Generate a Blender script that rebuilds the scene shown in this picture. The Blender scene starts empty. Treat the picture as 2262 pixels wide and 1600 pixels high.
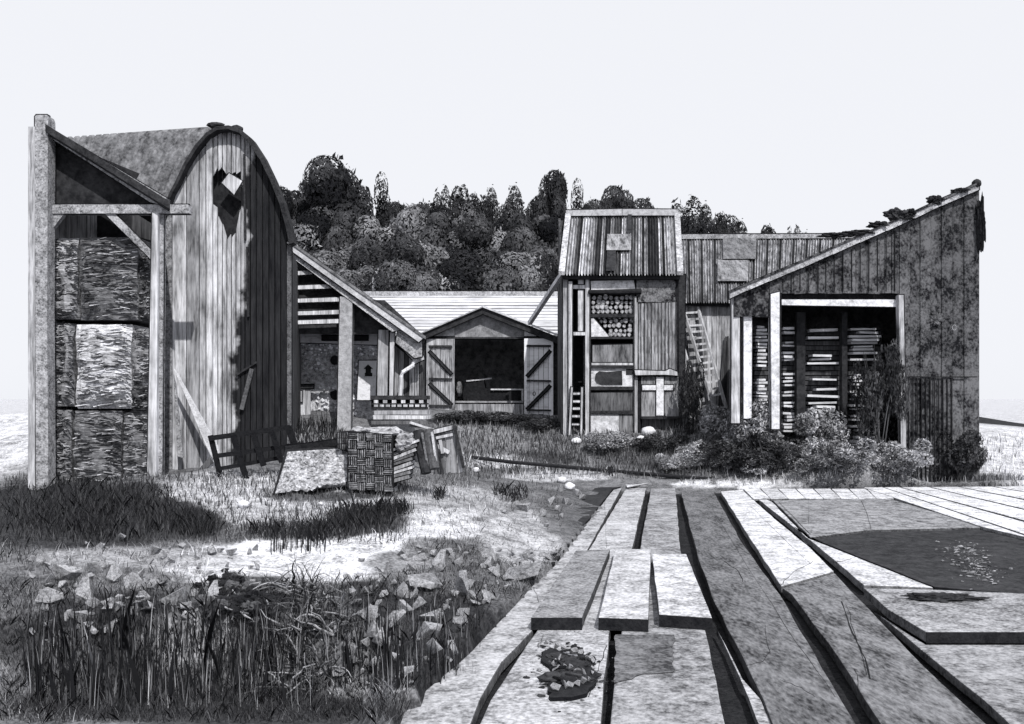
import bpy, bmesh, math, random
import numpy as np
from mathutils import Vector, noise

random.seed(7); np.random.seed(7)
scene = bpy.context.scene
C = scene.collection

# ------------------------------------------------------------ camera, sky, sun, exposure
F, CX, HY, H = 2000.0, 1131.0, 880.0, 2.2        # focal length and horizon of the photo (in photo pixels), eye height
cam = bpy.data.cameras.new("camera")
cam.sensor_width = 36; cam.lens = 36 * F / 2262; cam.shift_y = (HY - 800) / 2262
cam.clip_start = 0.1; cam.clip_end = 3000
co = bpy.data.objects.new("camera", cam); C.objects.link(co)
co.location = (0, 0, H); co.rotation_euler = (math.radians(90), 0, 0)
scene.camera = co

SUN_DIR = Vector((0.26, -0.78, 0.84)).normalized()      # towards the sun: high, behind the viewer
w = bpy.data.worlds.new("World"); scene.world = w; w.use_nodes = True
nt = w.node_tree; nt.nodes.clear()
out = nt.nodes.new("ShaderNodeOutputWorld"); mixs = nt.nodes.new("ShaderNodeMixShader")
sky = nt.nodes.new("ShaderNodeTexSky"); sky.sky_type = 'NISHITA'; sky.sun_disc = False
sky.sun_elevation = math.asin(SUN_DIR.z); sky.sun_rotation = math.atan2(SUN_DIR.x, SUN_DIR.y)
b1 = nt.nodes.new("ShaderNodeBackground"); b1.inputs[1].default_value = 0.08
b2 = nt.nodes.new("ShaderNodeBackground"); b2.inputs[0].default_value = (0.925, 0.94, 0.99, 1); b2.inputs[1].default_value = 1.0
hs = nt.nodes.new("ShaderNodeHueSaturation"); hs.inputs['Saturation'].default_value = 0.15
nt.links.new(sky.outputs[0], hs.inputs['Color']); nt.links.new(hs.outputs[0], b1.inputs[0])
mixs.inputs[0].default_value = 0.93                       # a white overcast veil over the clear sky
nt.links.new(b1.outputs[0], mixs.inputs[1]); nt.links.new(b2.outputs[0], mixs.inputs[2]); nt.links.new(mixs.outputs[0], out.inputs[0])
sl = bpy.data.lights.new("sun", 'SUN'); sl.energy = 4.2; sl.angle = math.radians(0.6); sl.color = (1.0, 0.985, 0.96)
so = bpy.data.objects.new("sun", sl); C.objects.link(so); so.rotation_euler = (-SUN_DIR).to_track_quat('-Z', 'Y').to_euler()
so.location = (10, -20, 30)
vs = scene.view_settings; vs.view_transform = 'Standard'; vs.look = 'None'; vs.exposure = 0; vs.gamma = 1; vs.use_curve_mapping = False
scene.cycles.max_bounces = 6; scene.cycles.diffuse_bounces = 3

R = random.uniform
# ------------------------------------------------------------ materials (all greys: ink blue-black to paper white)
def M(name, c0, c1, scale=6, stretch=(1, 1, 1), contrast=.16, fine=.4, bump=.35, rough=.92, fscale=3.6, spec=.15, con=.27, big=.22, stain=None):
    m = bpy.data.materials.new(name); m.use_nodes = True; t = m.node_tree; N = t.nodes; L = t.links
    bs = N['Principled BSDF']; bs.inputs['Roughness'].default_value = rough; bs.inputs['Specular IOR Level'].default_value = spec
    tc = N.new('ShaderNodeTexCoord'); oi = N.new('ShaderNodeObjectInfo')
    mul = N.new('ShaderNodeMath'); mul.operation = 'MULTIPLY'; mul.inputs[1].default_value = 37.0; L.new(oi.outputs['Random'], mul.inputs[0])
    add = N.new('ShaderNodeVectorMath'); add.operation = 'ADD'; L.new(tc.outputs['Object'], add.inputs[0]); L.new(mul.outputs[0], add.inputs[1])
    mp = N.new('ShaderNodeVectorMath'); mp.operation = 'MULTIPLY'; mp.inputs[1].default_value = stretch; L.new(add.outputs[0], mp.inputs[0])
    def nz(s, d, r, src, lo, hi):
        n = N.new('ShaderNodeTexNoise'); n.inputs['Scale'].default_value = s; n.inputs['Detail'].default_value = d; n.inputs['Roughness'].default_value = r
        L.new(src, n.inputs['Vector'])
        mr = N.new('ShaderNodeMapRange'); mr.inputs[1].default_value = lo; mr.inputs[2].default_value = hi; L.new(n.outputs['Fac'], mr.inputs[0])
        return n, mr.outputs[0]
    n1, v1 = nz(scale, 7, .62, mp.outputs[0], .5 - contrast, .5 + contrast)
    n2, v2 = nz(scale * fscale, 4, .6, mp.outputs[0], .3, .7)
    n3, v3 = nz(scale * .22, 4, .6, add.outputs[0], .3, .7)
    mx = N.new('ShaderNodeMix'); mx.inputs[0].default_value = fine; L.new(v1, mx.inputs[2]); L.new(v2, mx.inputs[3])
    mx3 = N.new('ShaderNodeMix'); mx3.inputs[0].default_value = big; L.new(mx.outputs[0], mx3.inputs[2]); L.new(v3, mx3.inputs[3])
    mr = N.new('ShaderNodeMapRange'); mr.inputs[1].default_value = .5 - con; mr.inputs[2].default_value = .5 + con; mr.inputs[3].default_value = c0; mr.inputs[4].default_value = c1; L.new(mx3.outputs[0], mr.inputs[0])
    at = N.new('ShaderNodeAttribute'); at.attribute_name = 'tone'
    m2 = N.new('ShaderNodeMath'); m2.operation = 'MULTIPLY'; L.new(mr.outputs[0], m2.inputs[0]); L.new(at.outputs['Fac'], m2.inputs[1])
    val = m2.outputs[0]
    if stain:                                            # a tarry stain with a shape of its own (object space)
        val = stain(N, L, tc, val)
    mn = N.new('ShaderNodeMath'); mn.operation = 'MINIMUM'; mn.inputs[1].default_value = .82; L.new(val, mn.inputs[0])
    cr = N.new('ShaderNodeVectorMath'); cr.operation = 'MULTIPLY'; cr.inputs[1].default_value = (.975, .982, 1.035); L.new(mn.outputs[0], cr.inputs[0])
    ad = N.new('ShaderNodeVectorMath'); ad.operation = 'ADD'; ad.inputs[1].default_value = (0, .0003, .0018); L.new(cr.outputs[0], ad.inputs[0])
    L.new(ad.outputs[0], bs.inputs['Base Color'])
    if bump:
        bp = N.new('ShaderNodeBump'); bp.inputs['Strength'].default_value = bump; bp.inputs['Distance'].default_value = .03
        L.new(mx.outputs[0], bp.inputs['Height']); L.new(bp.outputs[0], bs.inputs['Normal'])
    return m

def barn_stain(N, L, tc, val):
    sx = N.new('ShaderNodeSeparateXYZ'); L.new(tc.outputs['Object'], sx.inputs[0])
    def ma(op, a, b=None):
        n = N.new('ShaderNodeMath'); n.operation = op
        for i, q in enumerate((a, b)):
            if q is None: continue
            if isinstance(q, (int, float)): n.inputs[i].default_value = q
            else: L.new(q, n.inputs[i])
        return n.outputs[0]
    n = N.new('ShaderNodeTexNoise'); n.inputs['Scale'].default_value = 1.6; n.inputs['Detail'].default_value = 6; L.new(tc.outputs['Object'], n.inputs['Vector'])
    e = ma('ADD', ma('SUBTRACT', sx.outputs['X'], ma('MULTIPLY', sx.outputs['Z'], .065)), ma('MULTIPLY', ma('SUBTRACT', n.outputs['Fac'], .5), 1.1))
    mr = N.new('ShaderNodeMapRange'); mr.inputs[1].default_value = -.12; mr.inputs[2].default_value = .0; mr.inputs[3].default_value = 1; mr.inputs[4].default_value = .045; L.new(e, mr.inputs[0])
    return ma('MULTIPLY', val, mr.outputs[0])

V = (1, 1, .07)
m_board_pale = M('pale_boards', .16, .70, 9, V, .2)
m_board_mid = M('weathered_boards', .03, .38, 9, V, .2)
m_board_dark = M('tarred_boards', .012, .11, 9, V, .2)
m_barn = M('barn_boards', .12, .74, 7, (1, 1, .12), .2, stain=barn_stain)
m_beam = M('grey_timber', .07, .50, 9, (1, 1, 1), .18, .55)
m_beam_pale = M('pale_timber', .38, .80, 8, (1, 1, 1), .2)
m_beam_dark = M('dark_timber', .010, .05, 9, (1, 1, 1), .2)
m_black = M('black_iron', .006, .022, 12, rough=.7)
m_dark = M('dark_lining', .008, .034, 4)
m_roof = M('weathered_roof_sheet', .04, .27, 5, (1, 1, 1), .2)
m_roof_pale = M('pale_roof_boards', .38, .80, 4, (.15, 1, 1), .2)
m_roof_corr = M('corrugated_sheet', .10, .66, 7, (1, .3, .12), .2)
m_roof_corr2 = M('grey_corrugated_sheet', .05, .40, 7, (1, .3, .16), .2)
m_rust = M('rusty_sheet', .006, .125, 4.5, (1, 1, .8), .14, .45, fscale=4, big=.36, con=.2)
m_plaster = M('plaster', .35, .82, 5)
m_stone = M('stone', .08, .60, 10, contrast=.2)
m_rock = M('rock', .06, .42, 7, contrast=.2)
m_white_stone = M('white_stone', .5, .82, 9)
m_plank_pale = M('pale_plank', .14, .66, 5, (1, 1, 1), .14, .62, fscale=5)
m_plank_mid = M('mid_plank', .06, .40, 5, (1, 1, 1), .14, .62, fscale=5)
m_plank_grey = M('grey_plank', .025, .21, 5, (1, .35, 1), .14, .62, fscale=6)
m_plank_dark = M('dark_plank', .012, .055, 5, (1, 1, 1), .18, .5)
m_end = M('dark_end_face', .006, .022, 14)  # darker material for the near end faces of slabs
m_straw = M('straw', .04, .46, 5, (1, 1, 7), .2)
m_leaf = M('foliage', .016, .11, .5, contrast=.2, fine=.3, bump=0)
m_shrub = M('shrub_leaves', .06, .5, 2, contrast=.2, bump=0)
m_bark = M('bark', .02, .12, 6, (1, 1, .3))
m_grass = M('grass_blades', .9, 1.0, 3, bump=0)
m_cloth = M('tarpaulin', .12, .5, 6)
m_ground = M('soil', .30, 1.55, 4.5, contrast=.16, fine=.6, bump=.7, fscale=6, con=.24)
m_weave = M('woven_cane', .02, .20, 14)
m_moss = M('moss', .008, .04, 14)

# ------------------------------------------------------------ points, meshes, things
def W(px, py, D): return Vector(((px - CX) * D / F, D, H - (py - HY) * D / F))
def PL(px, py, z=0.0):
    D = (H - z) * F / (py - HY); return Vector(((px - CX) * D / F, D, z))

class MB:
    ol = 0.0
    def __init__(s): s.V = []; s.Fc = []; s.T = []; s.marks = []; s.mute = False
    def mark(s):
        if not s.mute: s.marks.append((len(s.V), len(s.Fc)))
    def face(s, idx, tone): s.Fc.append(idx); s.T.append(tone)
    def prism(s, pts, vec, tone=1.0, side=1.0):
        s.mark()
        vec = Vector(vec); n = len(pts); b = len(s.V)
        s.V += [Vector(p) for p in pts] + [Vector(p) + vec for p in pts]
        nrm = Vector((0, 0, 0))
        for i in range(n):
            a, c = Vector(pts[i]), Vector(pts[(i + 1) % n]); nrm += a.cross(c)
        flip = nrm.dot(vec) > 0
        f0 = list(range(b, b + n)); f1 = list(range(b + n, b + 2 * n))
        s.face(f0[::-1] if flip else f0, tone); s.face(f1 if flip else f1[::-1], tone)
        for i in range(n):
            j = (i + 1) % n; q = [b + i, b + j, b + n + j, b + n + i]
            s.face(q if flip else q[::-1], tone * side)
    def poly(s, pts, D, th, tone=1.0):
        s.prism([W(x, y, D) for x, y in pts], (0, th, 0), tone)
        if s.ol:                                          # dark plate added behind, larger all round, to draw an outline
            n = len(pts); ar = sum(pts[i][0] * pts[(i + 1) % n][1] - pts[(i + 1) % n][0] * pts[i][1] for i in range(n)); q = []
            for i in range(n):
                a, b_, c = Vector(pts[i - 1]), Vector(pts[i]), Vector(pts[(i + 1) % n]); u = (b_ - a).normalized(); v = (c - b_).normalized()
                nu = Vector((u.y, -u.x)) * (1 if ar > 0 else -1); nv = Vector((v.y, -v.x)) * (1 if ar > 0 else -1); k = max(1 + nu.dot(nv), .5)
                p = b_ + (nu + nv) * (s.ol / k); q.append((p.x, p.y))
            s.mute = True; s.prism([W(x, y, D + th * .35) for x, y in q], (0, th * .4, 0), .04 if tone > .3 else .02); s.mute = False
    def rect(s, x0, y0, x1, y1, D, th, tone=1.0, j=0.0):
        s.poly([(x0 + R(-j, j), y0 + R(-j, j)), (x1 + R(-j, j), y0 + R(-j, j)), (x1 + R(-j, j), y1 + R(-j, j)), (x0 + R(-j, j), y1 + R(-j, j))], D, th, tone)
    def bar(s, a, c, wpx, D, th, tone=1.0, D1=None):
        D1 = D if D1 is None else D1
        d = Vector((c[0] - a[0], c[1] - a[1])).normalized() * (wpx / 2); n = Vector((-d.y, d.x))
        if s.ol and D == D1: return s.poly([(a[0] + n.x, a[1] + n.y), (c[0] + n.x, c[1] + n.y), (c[0] - n.x, c[1] - n.y), (a[0] - n.x, a[1] - n.y)], D, th, tone)
        s.prism([W(a[0] + n.x, a[1] + n.y, D), W(c[0] + n.x, c[1] + n.y, D1), W(c[0] - n.x, c[1] - n.y, D1), W(a[0] - n.x, a[1] - n.y, D)], (0, th, 0), tone)
    def slab(s, pts, z, th, tone=1.0, jit=.006, step=.4):
        P = [PL(x, y, z) for x, y in pts]; Q = []
        for i in range(len(P)):
            a, c = P[i], P[(i + 1) % len(P)]; k = max(1, int((c - a).length / step))
            for q in range(k):
                p = a.lerp(c, q / k)
                if q: p = p + Vector((R(-jit, jit), R(-jit, jit), 0))
                Q.append(p)
        s.prism(Q, (0, 0, -th), tone, .3)  # side faces coloured darker to deepen the shade in the gaps
    def beam(s, p0, p1, w_, h_, tone=1.0):
        p0, p1 = Vector(p0), Vector(p1); d = (p1 - p0).normalized()
        u = d.cross(Vector((0, 0, 1)));  u = u.normalized() if u.length > 1e-3 else Vector((1, 0, 0)); v = u.cross(d).normalized()
        u = u * w_ / 2; v = v * h_ / 2
        s.prism([p0 - u - v, p0 + u - v, p0 + u + v, p0 - u + v], p1 - p0, tone)
    def tube(s, pts, rad, n=6, tone=1.0):
        s.mark()
        b = len(s.V); k = len(pts)
        for i, p in enumerate(pts):
            p = Vector(p); d = (Vector(pts[min(i + 1, k - 1)]) - Vector(pts[max(i - 1, 0)])).normalized()
            u = d.cross(Vector((.31, .2, .93)));  u = u.normalized() if u.length > 1e-3 else Vector((1, 0, 0)); v = d.cross(u)
            r = rad[i] if isinstance(rad, (list, tuple)) else rad
            for q in range(n):
                a = 2 * math.pi * q / n; s.V.append(p + u * (r * math.cos(a)) + v * (r * math.sin(a)))
        for i in range(k - 1):
            for q in range(n):
                s.face([b + i * n + q, b + i * n + (q + 1) % n, b + (i + 1) * n + (q + 1) % n, b + (i + 1) * n + q], tone)
        s.face([b + q for q in range(n)][::-1], tone); s.face([b + (k - 1) * n + q for q in range(n)], tone)
    def hull(s, c, rx, ry, rz, n=13, tone=1.0, tj=.0):
        s.mark()
        bm = bmesh.new()
        for i in range(n):
            v = Vector((random.gauss(0, 1), random.gauss(0, 1), random.gauss(0, 1))).normalized() * R(.8, 1)
            bm.verts.new((c[0] + v.x * rx, c[1] + v.y * ry, c[2] + v.z * rz))
        r = bmesh.ops.convex_hull(bm, input=bm.verts)
        bmesh.ops.delete(bm, geom=[g for g in r['geom_interior'] if isinstance(g, bmesh.types.BMVert)], context='VERTS')
        bm.verts.index_update(); b = len(s.V); s.V += [v.co.copy() for v in bm.verts]
        for f in bm.faces: s.face([b + v.index for v in f.verts], tone * (1 + R(-tj, tj)))
        bm.free()
    def lump(s, c, rx, ry, rz, amp=.25, sub=3, tone=1.0, fr=1.6, tj=0.0):
        s.mark()
        bm = bmesh.new(); bmesh.ops.create_icosphere(bm, subdivisions=sub, radius=1); o = Vector((R(0, 50), R(0, 50), R(0, 50)))
        bm.verts.index_update(); b = len(s.V)
        for v in bm.verts:
            k = 1 + amp * noise.noise(v.co * fr + o) + amp * .5 * noise.noise(v.co * fr * 2.7 + o)
            s.V.append(Vector((c[0] + v.co.x * rx * k, c[1] + v.co.y * ry * k, c[2] + v.co.z * rz * k)))
        for f in bm.faces: s.face([b + v.index for v in f.verts], tone * (1 + R(-tj, tj)))
        bm.free()
    def sheet(s, a, b_, c, d, n, amp, tonef=None, k=4, rows=2):
        """corrugated sheet: top edge a-b, bottom edge d-c, n waves across"""
        gv = [random.choice([.10, .15, .25, .8]) for _ in range(n + 1)]      # tone of one strip per wave, mostly darker
        a, b_, c, d = map(Vector, (a, b_, c, d)); nr = (b_ - a).cross(d - a).normalized(); b0 = len(s.V); m = n * k + 1
        for r in range(rows):
            for i in range(m):
                u = i / (m - 1); p = a.lerp(b_, u).lerp(d.lerp(c, u), r / (rows - 1))
                s.V.append(p + nr * (amp * math.sin(2 * math.pi * i / k + .6)))
        for r in range(rows - 1):
            for i in range(m - 1):
                s.face([b0 + r * m + i, b0 + (r + 1) * m + i, b0 + (r + 1) * m + i + 1, b0 + r * m + i + 1], (tonef(i // k, r) if tonef else 1.0) * (gv[i // k] if i % k == 2 else 1))
    def build(s, name, mat, parent=None, base=None, smooth=False, bevel=0):
        if parent is not None: org = parent.matrix_world.translation if False else Vector(parent['_o'])
        elif base is not None: org = Vector(base)
        else:
            A = np.array([tuple(v) for v in s.V]); org = Vector((float(A[:, 0].mean()), float(A[:, 1].mean()), float(A[:, 2].min())))
        me = bpy.data.meshes.new(name); me.from_pydata([tuple(v - org) for v in s.V], [], s.Fc)
        at = me.attributes.new('tone', 'FLOAT', 'FACE'); at.data.foreach_set('value', np.array(s.T, dtype=np.float32))
        if smooth: me.polygons.foreach_set('use_smooth', np.ones(len(s.Fc), dtype=bool))
        me.materials.append(mat); me.update()
        o = bpy.data.objects.new(name, me); C.objects.link(o)
        if parent is not None: o.parent = parent
        else: o.location = org
        o['_o'] = tuple(org)
        if bevel:
            bv = o.modifiers.new('bevel', 'BEVEL'); bv.width = bevel; bv.segments = 2; bv.limit_method = 'ANGLE'
        return o

def tag(o, label=None, cat=None, group=None, kind=None):
    if label: o['label'] = label
    if cat: o['category'] = cat
    if group: o['group'] = group
    if kind: o['kind'] = kind
    return o
def thing(name, label, cat, base, group=None):
    o = bpy.data.objects.new(name, None); C.objects.link(o); o.location = base; o.empty_display_size = .2
    o['_o'] = tuple(base); return tag(o, label, cat, group)
SPLIT = set('verge_board side_wall cover_batten cross_rail seam front_wall flank_wall gable_cladding corner_board batten dark_edge patch_sheet divider sill_beam wheel socket tailboard runner twig charred_root base_panel ridge_board verge_trim burnt_stick'.split())
OUTL = set('post rafter tie_beam brace corner_plate slat verge_board head_panel corner_brace cross_rail infill_panel basin_panel cross_board broken_rail base_panel gable_sheet shelf_edge rail rung lintel jamb gable_panel gable_cladding lower_roof gutter_board wall_plate hatch leaf board torn_board ridge_board corner_board upright plate'.split())
def sub(name, mat, parent, fn, label=None, smooth=False, bevel=0):
    m = MB(); m.ol = 2.2 if name in OUTL else 0.0; fn(m)
    if name in SPLIT and len(m.marks) > 1:                # each piece a part of its own
        mk = m.marks + [(len(m.V), len(m.Fc))]
        for (v0, f0), (v1, f1) in zip(mk[:-1], mk[1:]):
            q = MB(); q.V = m.V[v0:v1]; q.Fc = [[i - v0 for i in f] for f in m.Fc[f0:f1]]; q.T = m.T[f0:f1]; o = q.build(name, mat, parent, smooth=smooth, bevel=bevel)
            if label: o['label'] = label
        return o
    o = m.build(name, mat, parent, smooth=smooth, bevel=bevel)
    if label: o['label'] = label
    return o
def copy_of(o, loc, rz=0, scale=1.0, label=None, group=None, rot=None):
    c = o.copy(); C.objects.link(c); c.location = loc
    c.rotation_euler = rot if rot else (0, 0, rz); c.scale = (scale,) * 3 if isinstance(scale, (int, float)) else scale
    if label: c['label'] = label
    if group: c['group'] = group
    for ch in o.children:
        d = ch.copy(); C.objects.link(d); d.parent = c
    return c
def interp(tab):
    xs = [p[0] for p in tab]; ys = [p[1] for p in tab]
    return lambda x: float(np.interp(x, xs, ys))
def vboards(mb, edges, top, bot, D, th=.035, gap=1.9, tone=lambda i, x: 1.0, segs=None):
    for i in range(len(edges) - 1):
        a, c = edges[i] + gap / 2, edges[i + 1] - gap / 2; dj = R(-.012, .012); t = tone(i, (a + c) / 2)
        sg = segs(a, c) if segs else None
        if sg is None: sg = [((top(a), top(c)), (bot(a) + R(-3, 3), bot(c) + R(-3, 3)))]
        for (ta, tc_), (ba, bc) in sg:
            mb.poly([(a, ta), (c, tc_), (c, bc), (a, ba)], D + dj, th, t)

# ------------------------------------------------------------ terrain
ctrl = [W(*p) for p in [
    (80, 1085, 16), (340, 1048, 16), (480, 1038, 17.6), (640, 1005, 18), (620, 1088, 14.8), (860, 1088, 14.6), (760, 962, 21), (830, 925, 22.8),
    (940, 912, 24), (1000, 908, 33.5), (1220, 922, 33), (1250, 962, 28.8), (1400, 960, 28.8), (1500, 950, 28.8), (1600, 932, 30.4), (1660, 950, 23.8),
    (1850, 1005, 23), (1990, 1042, 22.6), (2160, 1062, 22.6), (1030, 1014, 23.8), (1345, 1045, 23.5), (1540, 1062, 23.3), (1700, 1066, 23.1), (2000, 1074, 22.8),
    (700, 1120, 13.5), (900, 1120, 13.7), (1100, 1100, 17.7), (1240, 1100, 18.6), (300, 1150, 12.5), (100, 1150, 12.5), (600, 1230, 10.8), (900, 1190, 11.8),
    (1150, 1200, 13), (100, 1300, 8.9), (400, 1310, 8.8), (700, 1320, 8.6), (900, 1330, 8.6), (1100, 1330, 9.3), (1130, 1000, 27.5), (1400, 1010, 25.6), (1650, 1010, 24.2)]]
ctrl += [Vector(p) for p in [(-20, 25, 1), (-25, 10, .3), (20, 28, .5), (20, 10, -.1), (0, 45, 1.8), (-15, 45, 1.8), (20, 45, 1.3), (-10, 0, .2), (10, 0, -.15), (0, 2, .1), (-3, 7, .3), (-1.5, 7, .25), (-4, 5, .3), (0, 5, 0)]]
K = np.array([tuple(p) for p in ctrl]); nK = len(K)
def U(r2): return np.where(r2 > 1e-9, r2 * np.log(np.maximum(r2, 1e-9)), 0)
d2 = ((K[:, None, :2] - K[None, :, :2]) ** 2).sum(-1)
A = np.zeros((nK + 3, nK + 3)); A[:nK, :nK] = U(d2) + np.eye(nK) * .8; A[:nK, nK] = 1; A[:nK, nK + 1:] = K[:, :2]; A[nK, :nK] = 1; A[nK + 1:, :nK] = K[:, :2].T
sol = np.linalg.solve(A, np.concatenate([K[:, 2], np.zeros(3)]))
def tps(x, y):
    z = sol[nK] + sol[nK + 1] * x + sol[nK + 2] * y
    for i in range(nK): z = z + sol[i] * U((x - K[i, 0]) ** 2 + (y - K[i, 1]) ** 2)
    return z
def sst(a, b_, x):
    t = np.clip((x - a) / (b_ - a), 0, 1); return t * t * (3 - 2 * t)
PLREG = [(1372, 1079), (1960, 1077), (2420, 1077), (3200, 1120), (3200, 2400), (500, 2400), (925, 1542), (1225, 1252)]
def inpoly(x, y, P):
    r = np.zeros(x.shape, bool); j = len(P) - 1
    for i in range(len(P)):
        xi, yi = P[i]; xj, yj = P[j]
        c = ((yi > y) != (yj > y)) & (x < (xj - xi) * (y - yi) / (yj - yi + 1e-9) + xi); r ^= c; j = i
    return r
def vnoise(x, y, s, seed):
    rs = np.random.RandomState(seed); g = rs.rand(64, 64); u = x / s; v = y / s
    i = np.floor(u).astype(int); j = np.floor(v).astype(int); fu = u - i; fv = v - j; fu = fu * fu * (3 - 2 * fu); fv = fv * fv * (3 - 2 * fv)
    a = g[i % 64, j % 64]; b_ = g[(i + 1) % 64, j % 64]; c = g[i % 64, (j + 1) % 64]; d = g[(i + 1) % 64, (j + 1) % 64]
    return (a * (1 - fu) + b_ * fu) * (1 - fv) + (c * (1 - fu) + d * fu) * fv - .5
def ground_fn(x, y):
    z = np.clip(tps(x, y), -.3, 2.2)
    far = sst(0, 14, np.maximum(np.maximum(np.abs(x) - 18, y - 46), -2 - y)); z = z * (1 - far) + .4 * far
    z = z + .10 * vnoise(x, y, .9, 1) + .06 * vnoise(x, y, .35, 2) + .03 * vnoise(x, y, .15, 5)
    edge = 8.15 + .5 * vnoise(x, y, .9, 3) + .25 * vnoise(x, y, .3, 4)
    z = z - .62 * (1 - sst(edge - .55, edge, y)) * (1 - sst(-1.35, -.75, x))
    yy = np.maximum(y, .5); px = CX + x * F / yy; py = HY + H * F / yy
    ins = inpoly(px, py, PLREG) & (y > .5)
    z = np.where(ins, -.13 + .02 * vnoise(x, y, .3, 8), z)
    hill = 7.5 * sst(46, 72, y) * (1 - sst(120, 200, y)) * sst(-34, -20, x) * (1 - sst(18, 34, x))
    return z + hill
def axis(a, b_, step, lo, hi, grow=1.25):
    v = list(np.arange(a, b_ + 1e-6, step)); s = step
    while v[-1] < hi: s *= grow; v.append(v[-1] + s)
    s = step; pre = []; q = a
    while q > lo: s *= grow; q -= s; pre.append(q)
    return np.array(pre[::-1] + v)
GX = axis(-10.5, 12.5, .1, -900, 900); GY = np.concatenate([axis(5.5, 14, .08, -300, 14)[:-1], axis(14, 32, .16, 14, 1500, 1.2)])
XX, YY = np.meshgrid(GX, GY); ZZ = ground_fn(XX, YY)

# tones of the soil (patches of bare chalk, dark turf, ash), given by plan ellipses
PATCH = [  # px, py, rx, ry, albedo, strength
    (580, 1110, 330, 60, .46, .95), (170, 1135, 250, 82, .025, .97), (430, 1160, 70, 32, .03, .95), (800, 1150, 85, 38, .035, .9), (620, 1175, 110, 26, .10, .8), (180, 1185, 200, 22, .05, .8),
    (690, 1240, 290, 46, .64, 1), (520, 1262, 150, 30, .55, 1), (860, 1205, 110, 26, .62, 1), (760, 1262, 90, 22, .62, .9), (980, 1170, 90, 26, .6, .9), (1150, 1190, 95, 66, .4, .95), (1010, 1110, 130, 40, .34, .9), (960, 1205, 70, 20, .10, .8), (760, 1108, 180, 20, .5, .8), (300, 1232, 230, 22, .34, .8), (980, 1135, 90, 14, .55, .7),
    (300, 1420, 360, 110, .035, .95), (430, 1420, 110, 60, .34, .9), (150, 1450, 50, 70, .18, .7), (560, 1330, 110, 60, .02, .9), (900, 1400, 230, 130, .035, .95), (960, 1260, 150, 55, .12, .8), (720, 1420, 110, 110, .16, .8), (500, 1560, 480, 50, .04, .95), (850, 1530, 120, 20, .35, .7),
    (1100, 1020, 140, 14, .55, .9), (1240, 1052, 120, 12, .5, .9), (1640, 1070, 150, 8, .6, .9), (1060, 970, 120, 34, .22, .8), (1210, 1012, 75, 14, .05, .9), (1380, 985, 160, 36, .16, .8), (1400, 1015, 90, 12, .10, .7), (1470, 1025, 60, 14, .06, .7), (1600, 1010, 130, 44, .12, .8), (1900, 1040, 220, 36, .30, .8), (1090, 930, 170, 9, .02, .9), (690, 970, 60, 22, .6, .9), (480, 1060, 90, 20, .45, .7), (690, 1098, 100, 12, .05, .9), (820, 1092, 60, 10, .05, .9), (1290, 950, 60, 20, .2, .7), (1250, 1130, 60, 60, .10, .8)]
def soil_tone(x, y, z):
    yy = np.maximum(y, .5); px = CX + x * F / yy; py = HY + (H - z) * F / yy
    t = np.full(x.shape, .15)
    for (a, b_, rx, ry, v, s) in PATCH:
        wob = .55 * vnoise(x, y, .5, 11) + .35 * vnoise(x, y, .18, 12)
        d = ((px - a) / rx) ** 2 + ((py - b_) / ry) ** 2 + wob
        k = s * (1 - sst(.75, 1.2, d)); t = t * (1 - k) + v * k
    inner = inpoly(px, HY + H * F / yy, PLREG) & (y > .5); t = np.where(inner, .02, t)
    out_ = np.maximum(sst(9.2, 11, -x) * sst(10, 14, y), sst(11.8, 13, x) * sst(12, 16, y)) * (1 - sst(38, 45, y)); t = t * (1 - out_) + .6 * out_
    t = np.where((y > 46) & (np.abs(x) < 34), .02, t); t = np.where((y > 46) & (np.abs(x) >= 34), .5, t)
    return t
ST = soil_tone(XX, YY, ZZ)
nx, ny = len(GX), len(GY)
me = bpy.data.meshes.new('ground'); me.vertices.add(nx * ny); me.vertices.foreach_set('co', np.stack([XX, YY, ZZ], -1).astype(np.float32).ravel())
ii = np.arange((ny - 1) * (nx - 1)); r_, c_ = ii // (nx - 1), ii % (nx - 1); a_ = r_ * nx + c_
quad = np.stack([a_, a_ + 1, a_ + nx + 1, a_ + nx], -1).astype(np.int32)
me.loops.add(quad.size); me.loops.foreach_set('vertex_index', quad.ravel()); me.polygons.add(len(quad)); me.polygons.foreach_set('loop_start', np.arange(0, quad.size, 4, dtype=np.int32))
me.update(calc_edges=True); me.validate()
at = me.attributes.new('tone', 'FLOAT', 'POINT'); at.data.foreach_set('value', ST.ravel().astype(np.float32)); me.materials.append(m_ground)
me.polygons.foreach_set('use_smooth', np.ones(len(me.polygons), dtype=bool))
go = bpy.data.objects.new('ground', me); C.objects.link(go); tag(go, kind='structure')

def gz(x, y):
    x = np.asarray(x, float); y = np.asarray(y, float)
    i = np.clip(np.searchsorted(GX, x) - 1, 0, nx - 2); j = np.clip(np.searchsorted(GY, y) - 1, 0, ny - 2)
    u = np.clip((x - GX[i]) / (GX[i + 1] - GX[i]), 0, 1); v = np.clip((y - GY[j]) / (GY[j + 1] - GY[j]), 0, 1)
    return (ZZ[j, i] * (1 - u) + ZZ[j, i + 1] * u) * (1 - v) + (ZZ[j + 1, i] * (1 - u) + ZZ[j + 1, i + 1] * u) * v
def gpn(px, py):
    """where the photo's pixels meet the terrain"""
    px = np.asarray(px, float); py = np.asarray(py, float); best = np.full(px.shape, 40.0); done = np.zeros(px.shape, bool)
    for D in np.concatenate([np.arange(5.5, 14, .04), np.arange(14, 40, .1)]):
        h = (H - (py - HY) * D / F <= gz((px - CX) * D / F, np.full(px.shape, D))) & ~done
        best[h] = D; done |= h
    x = (px - CX) * best / F; return x, best, gz(x, best), done
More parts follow.
